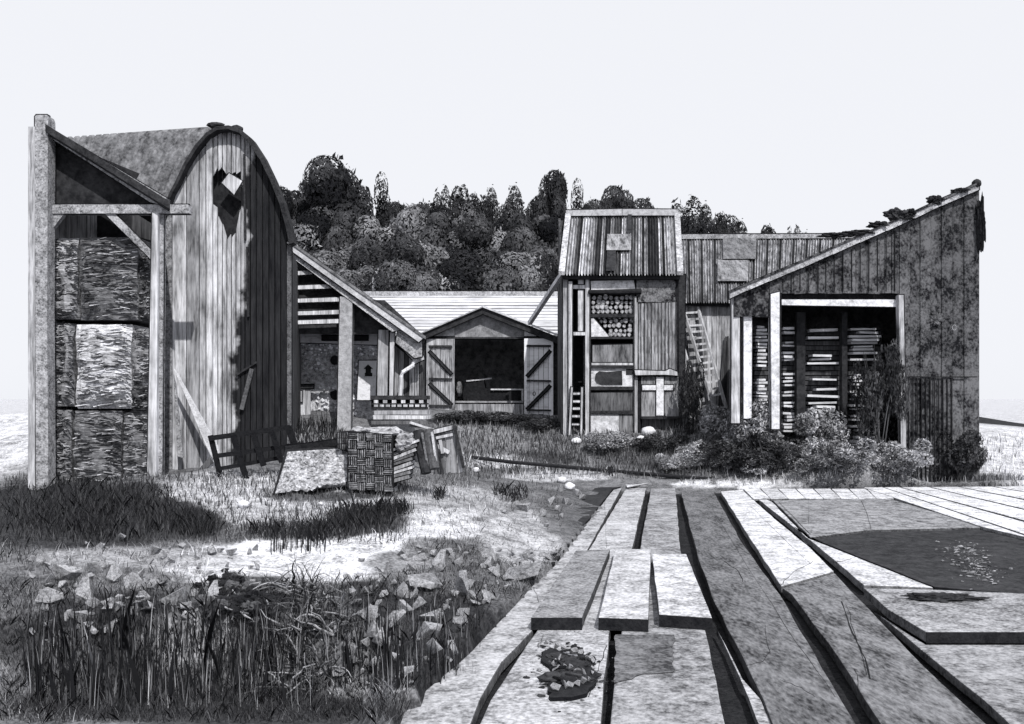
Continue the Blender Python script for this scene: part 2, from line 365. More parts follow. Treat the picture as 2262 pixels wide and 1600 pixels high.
def gp(px, py):
    x, d, z, ok = gpn([px], [py]); return Vector((float(x[0]), float(d[0]), float(z[0])))
# ============================================================ BUILDINGS
# ---- open bale shed, front left
D0 = 16.0
bs_ = thing('bale_shed', 'tall open fronted timber shed stacked with bales beside the arched barn', 'shed', W(200, 1080, D0))
sub('post', m_beam, bs_, lambda m: m.poly([(77, 258), (80, 254), (103, 254), (106, 262), (104, 700), (107, 1100), (80, 1100), (78, 700)], D0 - .15, .26))
sub('post', m_board_pale, bs_, lambda m: m.poly([(336, 470), (349, 470), (345, 1065), (325, 1065)], D0, .16, 1.1))
sub('post', m_beam, bs_, lambda m: m.poly([(353, 470), (361, 470), (357, 1060), (349, 1060)], D0 + .1, .12))
sub('tie_beam', m_beam, bs_, lambda m: m.poly([(104, 452), (415, 452), (417, 471), (104, 472)], D0 + .02, .2, 1.1))
sub('corner_plate', m_beam, bs_, lambda m: m.poly([(106, 474), (140, 474), (118, 503), (106, 510)], D0 + .05, .1))
sub('rafter', m_beam, bs_, lambda m: m.poly([(104, 283), (118, 288), (368, 438), (352, 451), (330, 446), (104, 300)], D0 - .05, .2))
sub('brace', m_beam, bs_, lambda m: m.poly([(232, 473), (254, 473), (352, 572), (337, 580), (330, 570)], D0 + .06, .14))
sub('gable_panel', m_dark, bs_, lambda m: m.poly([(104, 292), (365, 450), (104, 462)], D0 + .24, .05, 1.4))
def f(m):
    a, b = W(100, 274, D0 - .2), W(376, 446, D0 - .2); a2, b2 = a + Vector((-.9, 2.0, .0)), b + Vector((-.9, 2.0, .0))
    m.prism([a, b, b2, a2], (0, 0, -.13))
sub('roof', m_beam_dark, bs_, f)
def f(m):
    m.rect(62, 280, 77, 1100, D0 - .08, 2.6, 1.8)
sub('side_wall', m_board_mid, bs_, f)
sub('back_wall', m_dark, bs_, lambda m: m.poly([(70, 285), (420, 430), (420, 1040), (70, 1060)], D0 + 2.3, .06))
# bales
def bale(x0, y0, x1, y1, lab, tone, D=None):
    dep = 1.2 if D is None else .3; D = D or D0 + .3; m = MB(); w_, h_ = (x1 - x0), (y1 - y0)
    nx_, nz_ = 10, 12; off = Vector((R(0, 40), R(0, 40), R(0, 40)))
    P = {}
    for i in range(nx_ + 1):
        for k in range(nz_ + 1):
            u, v = i / nx_, k / nz_; e = (abs(2 * u - 1) ** 6 + abs(2 * v - 1) ** 6)
            p = W(x0 + u * w_, y0 + v * h_, D); p.y += .10 * min(e, 1.2) + .10 * noise.noise(Vector((u * 3, v * 5, 0)) + off)
            p.x += .03 * noise.noise(Vector((u * 2, v * 6, 7)) + off); P[i, k] = len(m.V); m.V.append(p)
    n0 = len(m.V)
    for i in range(nx_):
        for k in range(nz_):
            m.face([P[i, k], P[i, k + 1], P[i + 1, k + 1], P[i + 1, k]], tone * R(.75, 1.25))
    b = [P[i, 0] for i in range(nx_ + 1)] + [P[nx_, k] for k in range(1, nz_ + 1)] + [P[i, nz_] for i in range(nx_ - 1, -1, -1)] + [P[0, k] for k in range(nz_ - 1, 0, -1)]
    s = len(m.V)
    for q in b: m.V.append(m.V[q] + Vector((0, dep, 0)))
    L_ = len(b)
    for i in range(L_): m.face([b[i], b[(i + 1) % L_], s + (i + 1) % L_, s + i], tone * .8)
    m.face([s + i for i in range(L_)], tone)
    for q in range(int(70 + w_ * h_ / 130)):                      # loose straws on the face
        x, y = R(x0 + 3, x1 - 3), R(y0 + 3, y1 - 3); l = R(8, 34) * min(1, w_ / 80); a = W(x, y, D - .035 + R(0, .03)); c = W(min(x + l, x1 + 4), y + R(-5, 5), D - .05 + R(0, .05))
        t = random.choice([.12, .15, .2, .25, 1.2, 1.8]) * (tone if tone > 1 else 1)
        h2 = R(.008, .022); m.prism([a, c, c + Vector((0, 0, -h2 * .4)), a + Vector((0, 0, -h2))], (0, .02, 0), t)
    o = m.build('hay_bale', m_straw, base=W((x0 + x1) / 2, y1, D)); tag(o, lab, 'bale', 'bales stacked in the open shed')
bale(107, 524, 167, 704, 'mid grey straw bale at the top of the stack beside the shed post', 1.1)
bale(172, 522, 299, 706, 'big dark straw bale with bristling strands, top of the middle column', .6)
bale(302, 556, 332, 704, 'narrow shaded bale squeezed in at the top right below the brace', .35, D0 + .45)
bale(107, 714, 157, 898, 'dark grey bale in the middle of the stack next to the corner post', .8)
bale(163, 716, 284, 903, 'pale bleached straw bale, the brightest of the stack', 2.1)
bale(288, 726, 330, 846, 'small striped bale right of the bleached bale', .75, D0 + .42)
bale(286, 850, 328, 908, 'very dark low bale right of the bleached bale, near the white post', .3, D0 + .42)
bale(107, 906, 152, 1074, 'narrow dark bale on the ground in the corner by the shed post', .65)
bale(157, 908, 262, 1076, 'wide dark bale on the ground under the bleached bale', .6)
bale(266, 912, 324, 1066, 'dark bale on the ground next to the white inner post', .6, D0 + .4)

# ---- arched barn
DB = 18.0
OUT = [(366, 447), (374, 425), (386, 403), (405, 362), (430, 321), (455, 293), (478, 279), (505, 277), (530, 285), (556, 306), (582, 346), (606, 396), (626, 446), (640, 496), (648, 536)]
INN = [(376, 452), (384, 428), (396, 408), (414, 370), (438, 332), (460, 305), (481, 292), (504, 291), (527, 299), (549, 319), (573, 355), (596, 402), (615, 450), (629, 500), (637, 540)]
INN = [(o[0] + (i[0] - o[0]) * (.6 if k < 9 else .85), o[1] + (i[1] - o[1]) * (.6 if k < 9 else .85)) for k, (o, i) in enumerate(zip(OUT, INN))]
barn = thing('arched_barn', 'tall round roofed barn, boarded gable with torn dark loft hole and tarred right half', 'barn', W(512, 1035, DB))
def f(m):
    n = len(OUT)
    for i in range(n - 1): m.poly([OUT[i], OUT[i + 1], INN[i + 1], INN[i]], DB - .22, .3, R(.8, 1.2))
    m.lump(W(523, 287, DB - .1), .13, .13, .09, .3, 2); m.lump(W(478, 279, DB - .1), .16, .13, .07, .3, 2)
sub('arch_trim', m_beam_dark, barn, f)
def f(m):
    ax = Vector((-4.1, 1.05, .05)); n = len(OUT); st = 96; b = len(m.V)
    fine = []
    for i in range(n - 1):
        for q in range(4):
            fine.append((OUT[i][0] + (OUT[i + 1][0] - OUT[i][0]) * q / 4, OUT[i][1] + (OUT[i + 1][1] - OUT[i][1]) * q / 4))
    fine.append(OUT[-1]); n = len(fine); cen = W(505, 480, DB)
    for j in range(st + 1):
        for p in fine:
            q = W(p[0], p[1], DB + .06); d = (q - cen).normalized(); m.V.append(q + ax * ((-9.9 - q.x) / -4.1 * j / st) + d * (.03 * math.sin(j * math.pi / 2) - .03))
    for j in range(st):
        tn = R(.8, 1.15)
        for i in range(n - 1): m.face([b + j * n + i, b + (j + 1) * n + i, b + (j + 1) * n + i + 1, b + j * n + i + 1], tn * R(.9, 1.1))
sub('roof', m_roof, barn, f, smooth=True)
topI = interp(INN); 
def hole(a, c):
    if c < 470 or a > 530: return None
    x = (a + c) / 2; t = interp([(468, 392), (480, 376), (496, 374), (508, 390), (530, 384)]); bt = interp([(468, 440), (490, 490), (500, 520), (515, 523), (522, 505), (530, 470)])
    return [((topI(a), topI(c)), (t(a) + R(-7, 7), t(c) + R(-7, 7))), ((bt(a) + R(-9, 9), bt(c) + R(-9, 9)), (1060, 1060))]
ED = [380, 412, 440, 455, 470, 481, 491, 501, 511, 521, 532, 541, 553, 566, 580, 594, 607, 620, 634]
def f(m): vboards(m, ED, topI, lambda x: 1060, DB, .04, 2.2, lambda i, x: (1.0 if i == 0 else .62 if x < 440 else R(.75, 1.12)), hole)
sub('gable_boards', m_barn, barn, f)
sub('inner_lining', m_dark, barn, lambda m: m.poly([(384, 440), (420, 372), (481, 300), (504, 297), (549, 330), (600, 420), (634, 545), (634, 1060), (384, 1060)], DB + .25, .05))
def f(m):
    m.poly([(350, 455), (379, 452), (380, 1060), (358, 1060)], DB - .02, .12, .7)
    m.poly([(634, 542), (643, 542), (643, 1050), (634, 1050)], DB - .02, .14, .35)
sub('corner_board', m_beam, barn, f)
sub('torn_board', m_board_pale, barn, lambda m: m.poly([(506, 383), (535, 400), (517, 430), (490, 404)], DB - .1, .03, 1.1), 'pale torn board hanging across the loft hole')
sub('cover_batten', m_beam_dark, barn, lambda m: (m.bar((539, 340), (541, 530), 4, DB - .06, .05), m.bar((556, 815), (533, 905), 9, DB - .1, .05, 3), m.bar((545, 545), (548, 700), 4, DB - .06, .05), m.bar((566, 800), (520, 830), 4, DB - .08, .04)))
def f(m):
    ax = Vector((-4.1, 1.05, .05)) * .7; a, b = W(368, 447, DB + .1), W(368, 1060, DB + .1); m.prism([a, a + ax, b + ax, b], (.03, .1, 0))
    a, b = W(642, 540, DB + .1), W(642, 1050, DB + .1); ax = Vector((-1.5, 8, 0)); m.prism([a, a + ax, b + ax, b], (-.08, 0, 0))
sub('side_wall', m_board_dark, barn, f)
tag(sub('leaning_board', m_beam_pale, None, lambda m: m.poly([(384, 815), (392, 826), (480, 985), (487, 1006), (470, 1008), (455, 985), (418, 895)], 17.5, .05)), 'long pale board propped slantwise against the barn gable above the black hurdle', 'board')
tag(sub('leaning_board', m_beam, None, lambda m: m.poly([(383, 828), (388, 850), (404, 1012), (392, 1008)], 17.7, .04)), 'short tapering grey board standing upright at the left foot of the arched gable', 'board')
tag(sub('leaning_board', m_board_dark, None, lambda m: (m.poly([(462, 1010), (470, 1022), (436, 1056), (424, 1054)], 16.9, .04, 1.5), m.poly([(470, 1030), (474, 1036), (440, 1052), (436, 1050)], 16.8, .04, 5))), 'dark broken board lying on the ground at the foot of the barn', 'board')

# ---- black iron hurdle
hd = thing('iron_hurdle', 'black grid hurdle leaning askew in front of the tarred barn wall', 'hurdle', W(520, 1080, 15.6))
for a, c, wd in [((461, 969), (640, 944), 9), ((482, 1007), (650, 984), 8), ((484, 1036), (622, 1011), 7), ((490, 1064), (556, 1052), 6)]:
    sub('rail', m_black, hd, lambda m: m.bar(a, c, wd * 1.25, 15.6, .04, .5, D1=15.9))
for a, c, wd in [((464, 962), (494, 1084), 9), ((514, 962), (552, 1086), 10), ((558, 956), (582, 1030), 10), ((599, 951), (622, 1022), 9), ((636, 942), (656, 1000), 12)]:
    sub('upright', m_black, hd, lambda m: m.bar(a, c, wd * 1.25, 15.66, .04, .5, D1=15.7))
# ---- rough quilted sheet
def f(m):
    A_, B_, C_, D_ = W(636, 998, 15.2), W(770, 990, 15.2), W(764, 1074, 14.55), W(608, 1090, 14.55); n, k = 40, 30; b = len(m.V); th = Vector((0, .10, -.03))
    for q in range(2):
        for i in range(n + 1):
            for j in range(k + 1):
                p = A_.lerp(B_, i / n).lerp(D_.lerp(C_, i / n), j / k); e = noise.noise(Vector((i * .38, j * .42, 3))) + .6 * noise.noise(Vector((i * .9, j * .8, 9)))
                if j == k: p.z += .10 * noise.noise(Vector((i * .25, 2, 1))) + (.0 if i < 22 else .05)
                if i == n: p.x += .05 * noise.noise(Vector((1, j * .3, 1)))
                m.V.append(p + Vector((0, -.06 * e, 0)) + th * q)
    s = (n + 1) * (k + 1); I = lambda q, i, j: b + q * s + i * (k + 1) + j
    for i in range(n):
        for j in range(k):
            t = R(.65, 1.25); m.face([I(0, i, j), I(0, i, j + 1), I(0, i + 1, j + 1), I(0, i + 1, j)], t); m.face([I(1, i, j), I(1, i + 1, j), I(1, i + 1, j + 1), I(1, i, j + 1)], t)
    for i in range(n): m.face([I(0, i, 0), I(0, i + 1, 0), I(1, i + 1, 0), I(1, i, 0)], .5); m.face([I(0, i + 1, k), I(0, i, k), I(1, i, k), I(1, i + 1, k)], .5)
    for j in range(k): m.face([I(0, 0, j + 1), I(0, 0, j), I(1, 0, j), I(1, 0, j + 1)], .5); m.face([I(0, n, j), I(0, n, j + 1), I(1, n, j + 1), I(1, n, j)], .5)
rs = thing('rough_sheet', 'rough pale quilted sheet slumped over short legs between the hurdle and the woven crate', 'sheet', W(690, 1095, 14.7))
sub('cover', m_stone, rs, f)
sub('backing', m_black, rs, lambda m: m.prism([W(631, 993, 15.25), W(774, 985, 15.25), W(769, 1082, 14.68), W(601, 1096, 14.68)], (0, .05, -.02)))
for a in (664, 716): sub('leg', m_beam_dark, rs, lambda m: m.poly([(a, 1060), (a + 9, 1060), (a + 6, 1098), (a + 3, 1098)], 14.9, .08))
sub('rail', m_black, rs, lambda m: m.bar((630, 992), (775, 974), 13, 15.45, .05))
# ---- woven crate with a tarpaulin
wc = thing('woven_crate', 'tall dark crate of broad woven cane strips with a crumpled tarpaulin on top', 'crate', W(818, 1085, 14.4))
sub('core', m_dark, wc, lambda m: (m.prism([W(768, 952, 14.5), W(866, 960, 14.5), W(862, 1084, 14.4), W(766, 1076, 14.4)], (0, .9, 0), .6), m.prism([W(744, 955, 15.0), W(770, 953, 15.0), W(768, 1000, 15.0), W(744, 990, 15.0)], (0, .5, 0), .6)))
def f(m):
    cw, rh = 19.4, 18.2
    for r in range(7):
        for k in range(5):
            x0 = 769 + k * cw + R(-.8, .8); y0 = 955 + r * rh + k * 1.2 + R(-.8, .8); hor = (r + k) % 2 == 0; dd = 14.46 - .007 * r
            for s in range(4):
                t = R(.5, 2.2); e = R(-1, 2)
                if hor: m.rect(x0 + e, y0 + 1.5 + s * 4.2, x0 + cw - 1 + e, y0 + 3.6 + s * 4.2, dd - .03 + R(0, .006), .03, t, .5)
                else: m.rect(x0 + 1.5 + s * 4.6, y0 + e, x0 + 3.8 + s * 4.6, y0 + rh - 1 + e, dd - .03 + R(0, .006), .02, t, .5)
sub('weave', m_weave, wc, f)
def f(m):
    for r in range(3):
        for s in range(5): m.rect(746 + s * 4.8, 956 + r * 13, 748.5 + s * 4.8, 967 + r * 13, 14.97, .03, R(.4, 1.5), .4)
sub('side_weave', m_weave, wc, f)
tp = MB()
tp.lump(W(850, 962, 15.0), .36, .4, .16, .45, 4, 1.2, 1.7); tp.lump(W(800, 958, 14.9), .2, .35, .10, .5, 4, 1.1); tp.lump(W(895, 978, 15.0), .18, .3, .16, .5, 4, .9)
tag(tp.build('tarpaulin', m_cloth, smooth=False), 'crumpled pale tarpaulin heaped on the woven crate', 'tarpaulin')
bd = thing('broken_boards', 'slanting stack of broken boards spilling beside the woven crate', 'board pile', W(895, 1065, 14.8))
for i in range(9):
    y = 985 + i * 8.5
    sub('board', m_board_pale, bd, lambda m: m.bar((864 + R(-2, 3), y + 10 + R(-2, 2)), (922 - i * 2.2 + R(-4, 4), y - 12 + i * 1.5), R(5, 8), 14.75 + i * .015, .5, random.choice([.25, .5, .9, 1.1])))
for a, b, t, lab in [((924, 952), (942, 1046), 1, 'split black log leaning next to the broken boards'), ((946, 950), (960, 1036), 2.4, 'blackened log with a pale split edge leaning second from the broken boards')]:
    m = MB(); m.tube([W(a[0], a[1], 15.0), W((a[0] + b[0]) / 2, (a[1] + b[1]) / 2, 14.9), W(b[0], b[1], 14.8)], [.09, .10, .085], 9, t); m.bar((a[0] + 8, a[1] + 4), (b[0] + 4, b[1] - 10), 5, 14.78, .03, 14 if t > 2 else 5)
    tag(m.build('leaning_log', m_beam_dark), lab, 'log')
pn = thing('board_screen', 'weathered panel of splintered boards propped between the logs and the long dark pole', 'panel', W(990, 1050, 15.0))
def f(m): vboards(m, [958, 970, 984, 996, 1010, 1022], interp([(958, 955), (1000, 947), (1022, 985)]), interp([(958, 1048), (1022, 1042)]), 15.1, .03, 1.2, lambda i, x: R(.7, 1.3))
sub('boards', m_board_mid, pn, f)
sub('rail', m_board_pale, pn, lambda m: m.bar((955, 955), (1001, 944), 9, 15.03, .05))
sub('batten', m_board_pale, pn, lambda m: (m.bar((962, 968), (1000, 960), 6, 15.05, .03), m.bar((965, 985), (992, 1000), 8, 15.04, .04), m.bar((972, 972), (978, 1002), 7, 15.02, .03)))
sub('dark_edge', m_beam_dark, pn, lambda m: (m.bar((1003, 940), (1024, 1034), 7, 15.0, .05), m.bar((958, 962), (978, 1048), 6, 14.98, .05)))

# ---- open lean-to shed (left centre)
DS = 21.0
ls = thing('lean_to_shed', 'open lean-to with a steep boarded verge and slatted side right of the arched barn', 'shed', W(760, 960, DS))
sub('verge_board', m_beam_pale, ls, lambda m: m.poly([(642, 530), (652, 535), (660, 546), (938, 744), (925, 756), (640, 552)], DS - .12, .1, .85))
sub('verge_board', m_beam, ls, lambda m: m.poly([(643, 553), (655, 562), (887, 728), (866, 733), (641, 566)], DS - .02, .14, 1.5))
def f(m):
    a, b = W(640, 531, DS - .15), W(940, 743, DS - .15); m.prism([a, b, b + Vector((-.2, 1.6, 0)), a + Vector((-.2, 1.6, 0))], (0, 0, -.07))
sub('roof', m_roof, ls, f)
sub('post', m_beam_pale, ls, lambda m: m.poly([(751, 655), (778, 660), (774, 975), (744, 975)], DS, .28, .62))
for y, xe in [(601, 690), (632, 738), (661, 752), (689, 752), (709, 752)]:
    sub('slat', m_board_pale, ls, lambda m: m.poly([(640, y), (xe - 4, y - 4), (xe, y + 5), (640, y + 8)], DS + .1, .05, 1.25))
sub('back_boarding', m_dark, ls, lambda m: m.poly([(636, 560), (665, 575), (880, 732), (840, 732), (838, 738), (636, 738)], DS + .5, .05, 2.2))
sub('post', m_board_pale, ls, lambda m: m.poly([(836, 729), (858, 729), (855, 882), (833, 882)], DS + .3, .2, .95))
sub('post', m_board_pale, ls, lambda m: m.poly([(862, 728), (872, 724), (868, 880), (860, 880)], DS + .2, .1, 1.1))
sub('wall_plate', m_plaster, ls, lambda m: m.poly([(636, 734), (800, 728), (838, 735), (838, 762), (636, 756)], DS + 1.3, .1, 1.5))
sub('lintel', m_beam_dark, ls, lambda m: m.rect(712, 742, 812, 751, DS + 1.1, .12))
sub('side_boards', m_board_mid, ls, lambda m: vboards(m, [870, 881, 893, 903, 915, 926, 938], interp([(870, 762), (915, 798), (938, 790)]), lambda x: 884, DS + .6, .04, 1.6, lambda i, x: (.3 if i in (2, 5) else R(.9, 1.5))))
sub('side_lining', m_dark, ls, lambda m: m.poly([(858, 735), (880, 755), (938, 790), (938, 890), (858, 890)], DS + .72, .04))
sub('gutter_board', m_beam, ls, lambda m: m.poly([(872, 752), (878, 748), (924, 790), (935, 786), (937, 794), (918, 803)], DS + .3, .12, 1.6))
m = MB(); m.tube([W(914, 800, DS + .2), W(912, 808, DS + .1), W(890, 822, DS + .1), W(886, 832, DS + .1), W(884, 882, DS + .1)], .05, 8, 1.4)
o = m.build('downpipe', m_board_pale, ls)
sub('lower_roof', m_beam, ls, lambda m: m.poly([(800, 657), (828, 664), (932, 752), (932, 788), (915, 791), (874, 757), (880, 724)], DS + .05, .12, 1.2))
sub('eave_edge', m_beam_dark, ls, lambda m: m.poly([(826, 663), (850, 664), (938, 746), (934, 757), (932, 753)], DS + .1, .3, 1.2))
# stone wall under the lean-to
sw = thing('stone_wall', 'rough rubble stone wall with dark sockets standing under the lean-to roof', 'wall', W(730, 935, DS + 1.6))
sub('mortar', m_stone, sw, lambda m: m.poly([(634, 750), (836, 752), (832, 940), (634, 960)], DS + 1.75, .4, 1.3))
def f(m):
    for r in range(17):
        for c in range(22):
            x = 638 + c * 9.2 + R(-3, 3) + (r % 2) * 4; y = 760 + r * 11 + R(-3, 3)
            if x > 830 or (684 < x < 752 and 826 < y < 850) or (788 < x < 834 and 786 < y) or (640 < x < 700 and 852 < y) or (y > 840 and x < 690) or (abs(x - 738) < 12 and (abs(y - 796) < 13 or abs(y - 872) < 13)): continue
            if (638 < x < 668 and 775 < y < 840 and random.random() < .8): continue
            s = R(.028, .062); m.hull(W(x, y, DS + 1.72), s * R(1, 1.4), .07, s, 10, random.choice([1.0, 1.8, 2.6, 4.0, 5.0]), .25)
sub('stones', m_stone, sw, f)
sub('socket', m_black, sw, lambda m: [m.lump(W(740, y, DS + 1.7), .12, .05, .13, .2, 2) for y in (796, 873)])
sub('plaster_patch', m_plaster, sw, lambda m: m.poly([(637, 775), (662, 772), (658, 800), (645, 835), (637, 838)], DS + 1.66, .06, 1.6))
dr = thing('plank_door', 'low grey weathered door at the left foot of the rubble wall', 'door', W(666, 935, DS + 1.5))
sub('boards', m_board_mid, dr, lambda m: vboards(m, [638, 650, 662, 674, 686], lambda x: 860, lambda x: 945, DS + 1.5, .05, 1, lambda i, x: R(1.2, 2.2)))
sub('lintel', m_beam_dark, dr, lambda m: m.rect(634, 850, 692, 858, DS + 1.45, .12))
sub('hatch', m_board_pale, dr, lambda m: m.rect(650, 864, 667, 888, DS + 1.44, .04, .8))
wd = thing('white_door', 'small whitewashed door with a dark lantern shaped plate in the rubble wall', 'door', W(810, 880, DS + 1.2))
sub('leaf', m_plaster, wd, lambda m: m.poly([(793, 797), (832, 797), (829, 884), (789, 884)], DS + 1.3, .06, 1.6))
sub('plate', m_black, wd, lambda m: (m.rect(810, 813, 817, 827, DS + 1.26, .03), m.poly([(806, 814), (813, 808), (821, 814)], DS + 1.255, .03), m.rect(808, 826, 820, 829, DS + 1.25, .03)))

# pallet and boards before the lean-to
pt = thing('pallet', 'dark slatted pallet with a row of pale blocks on the ground below the downpipe', 'pallet', W(880, 905, 20.6))
sub('deck', m_beam_dark, pt, lambda m: m.rect(818, 874, 942, 883, 20.5, .9, 1.2))
for x in range(826, 940, 20): sub('block', m_board_pale, pt, lambda m: m.rect(x, 884, x + 9, 891, 20.5, .12, R(.8, 1.2)))
for x in range(826, 940, 13): sub('block', m_board_pale, pt, lambda m: m.rect(x, 894, x + 9, 899, 20.5, .12, R(.8, 1.2)))
sub('runner', m_beam_dark, pt, lambda m: (m.rect(820, 891, 942, 894, 20.52, .6), m.rect(820, 900, 940, 905, 20.5, .6), m.rect(820, 883, 940, 905, 20.7, .4, .7)))
for y, x0, x1, t, lab in [(908, 826, 950, .7, 'grey plank on top of the loose planks below the pallet'), (918, 824, 950, 1.25, 'bright pale plank in the middle of the loose planks below the pallet'), (930, 820, 945, .25, 'blackened plank at the bottom of the loose planks, behind the tarpaulin')]:
    m = MB(); m.rect(x0, y, x1, y + 8, 19.6 - (y - 908) * .02, .3, t, 1); tag(m.build('loose_plank', m_board_pale), lab, 'plank')
m = MB(); m.bar((905, 934), (958, 950), 4, 18.2, .2, 1.2); m.bar((903, 940), (955, 944), 6, 18.3, .3, .2); tag(m.build('loose_plank', m_board_pale), 'short splintered plank tilted behind the black logs', 'plank')

# ---- long low roofed building at the back
lr = thing('long_shed', 'long low shed with a pale boarded roof running behind the gabled barn', 'shed', W(1000, 900, 40))
def f(m):
    top, bot, n = W(0, 652, 42), W(0, 752, 38), 15
    for i in range(n):
        u, v = i / n, (i + 1) / n; x0, x1 = -7.5, 2.7
        a = top.lerp(bot, u); c = top.lerp(bot, v); q = R(-.015, .015)
        k = R(.2, .36); c = c.lerp(a, k)
        m.prism([(x0, a.y, a.z + q), (x1, a.y, a.z + q + R(-.03, .03)), (x1, c.y, c.z + R(-.03, .03)), (x0, c.y, c.z + q)], (0, .03, -.06), R(.65, 1.0))
sub('roof', m_roof_pale, lr, f)
sub('underlay', m_dark, lr, lambda m: m.prism([W(0, 652, 42) * 1 + Vector((-7.45 - W(0, 652, 42).x, .1, -.1)), W(0, 652, 42) * 1 + Vector((2.65 - W(0, 652, 42).x, .1, -.1)), Vector((2.65, 38.1, W(0, 752, 38).z - .1)), Vector((-7.45, 38.1, W(0, 752, 38).z - .1))], (0, .02, -.04)))
sub('ridge_board', m_beam, lr, lambda m: m.rect(776, 644, 1262, 655, 41.9, .2, 1.2))
sub('wall', m_board_dark, lr, lambda m: m.prism([(-7.3, 38.5, 4.6), (2.6, 38.5, 4.6), (2.6, 38.5, 1.0), (-7.3, 38.5, 1.0)], (0, .1, 0)))
def f(m): m.prism([W(0, 652, 42) * 1 + Vector((-7.3 - W(0, 652, 42).x, .1, -.2)), Vector((-7.3, 38.4, 4.5)), Vector((-7.3, 46, 4.5))], (.1, 0, 0)); 
sub('gable_wall', m_board_dark, lr, f)
sub('back_slope', m_roof, lr, lambda m: m.prism([(-7.5, 42.1, 6.95), (2.7, 42.1, 6.95), (2.7, 46, 4.7), (-7.5, 46, 4.7)], (0, .02, -.06)))

# ---- gabled barn in the centre
DG = 34.0
gb = thing('gabled_barn', 'small barn with a dark open doorway under a low pointed gable in the centre', 'barn', W(1085, 912, DG))
def roofside(m, a, b):
    p, q = W(a[0], a[1], DG - .35), W(b[0], b[1], DG - .35); m.prism([p, q, q + Vector((0, 4.2, 0)), p + Vector((0, 4.2, 0))], (0, 0, -.25))
sub('roof', m_beam_dark, gb, lambda m: (roofside(m, (1066, 679), (930, 738)), roofside(m, (1066.5, 679), (1252, 752))))
sub('verge_trim', m_beam_pale, gb, lambda m: (m.bar((1066, 677), (1250, 747), 4, DG - .45, .08), m.bar((1066, 678), (931, 736), 2.5, DG - .45, .08, .5)))
def f(m):
    m.poly([(1005, 709), (1064, 686), (1157, 722), (1157, 747), (1005, 747)], DG, .12, .42)
sub('gable_panel', m_plaster, gb, f)
sub('gable_cladding', m_plaster, gb, lambda m: (m.poly([(938, 741), (1004, 712), (1004, 745), (938, 745)], DG + .02, .1, .8), m.poly([(1158, 722), (1200, 738), (1200, 745), (1158, 745)], DG + .02, .1, 1.0)))
sub('lintel', m_beam_dark, gb, lambda m: m.rect(936, 745, 1232, 749, DG - .04, .16))
sub('side_wall', m_beam_dark, gb, lambda m: (m.poly([(1222, 742), (1236, 746), (1244, 770), (1246, 965), (1226, 935), (1222, 930)], DG + .05, .2, 1.3), m.rect(933, 745, 942, 930, DG + .05, .2)))
sub('front_wall', m_board_dark, gb, lambda m: (m.rect(942, 749, 1004, 930, DG + .16, .12), m.rect(1158, 749, 1222, 930, DG + .16, .12)))
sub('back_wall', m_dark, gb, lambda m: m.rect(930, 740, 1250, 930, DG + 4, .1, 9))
sub('flank_wall', m_dark, gb, lambda m: (m.prism([W(936, 745, DG + .2), W(936, 930, DG + .2), W(936, 930, DG + .2) + Vector((0, 3.8, 0)), W(936, 745, DG + .2) + Vector((0, 3.8, 0))], (-.1, 0, 0)), m.prism([W(1244, 760, DG + .3), W(1244, 930, DG + .3), W(1244, 930, DG + .3) + Vector((0, 3.7, 0)), W(1244, 760, DG + .3) + Vector((0, 3.7, 0))], (.1, 0, 0))))
def door(x0, x1, yt, yb, mat, t, flip, lab):
    d = sub('door', mat, gb, lambda m: vboards(m, [x0 + (x1 - x0) * i / 6 for i in range(7)], lambda x: yt, lambda x: yb, DG - .12, .08, .9, lambda i, x: t * R(.85, 1.1)), lab)
    d['_o'] = gb['_o']
    sub('frame', mat, d, lambda m: (m.rect(x0, yt, x0 + 6, yb, DG - .17, .05, t * 1.05), m.rect(x1 - 6, yt, x1, yb, DG - .17, .05, t * 1.05), m.rect(x0 + 6, yt, x1 - 6, yt + 14, DG - .17, .05, t)))
    br = lambda y0, y1: ((x0 + 7, y1), (x1 - 7, y0)) if flip else ((x0 + 7, y0), (x1 - 7, y1))
    ym = (yt + yb) / 2 + 8
    for a, c in (br(yt + 28, ym - 10), br(ym + 12, yb - 14)): sub('brace', m_beam_dark, d, lambda m: m.bar(a, c, 4.5, DG - .2, .05))
    for y in (yt + 16, ym, yb - 12): sub('ledge', m_beam_dark, d, lambda m: m.bar((x0 + 5, y), (x1 - 5, y + 1), 4, DG - .2, .05))
    return d
door(942, 1004, 749, 908, m_board_mid, 1.5, False, 'grey ledged barn door with dark braces, folded back left of the opening')
d = door(1158, 1222, 748, 918, m_roof_pale, 1.5, True, 'whitewashed ledged barn door with dark braces right of the opening')
m = MB(); m.tube([W(1180 + 3 * math.cos(a), 870 + 4 * math.sin(a), DG - .21) for a in [k * math.pi / 5 for k in range(11)]], .012, 5, 1); m.build('ring_handle', m_black, d)
tr = thing('farm_trailer', 'dark low trailer with a sloping cover standing inside the barn doorway', 'trailer', W(1080, 890, DG + 1.5))
sub('body', m_black, tr, lambda m: m.prism([W(1022, 868, DG + 1.4), W(1030, 845, DG + 1.4), W(1068, 838, DG + 1.4), W(1072, 858, DG + 1.4), W(1154, 862, DG + 1.4), W(1154, 884, DG + 1.4), W(1024, 884, DG + 1.4)], (0, 1.6, 0), .8))
sub('tailboard', m_plaster, tr, lambda m: (m.rect(1084, 859, 1156, 862, DG + 1.3, .1), m.rect(1006, 886, 1156, 890, DG + 1.0, .1, .5), m.bar((1030, 842), (1086, 836), 3, DG + 1.35, .1, .9), m.rect(1152, 862, 1156, 886, DG + 1.3, .1, .8)))
sub('fender', m_roof, tr, lambda m: m.lump(W(1014, 860, DG + 1.3), .13, .4, .3, .2, 2, 1.2))
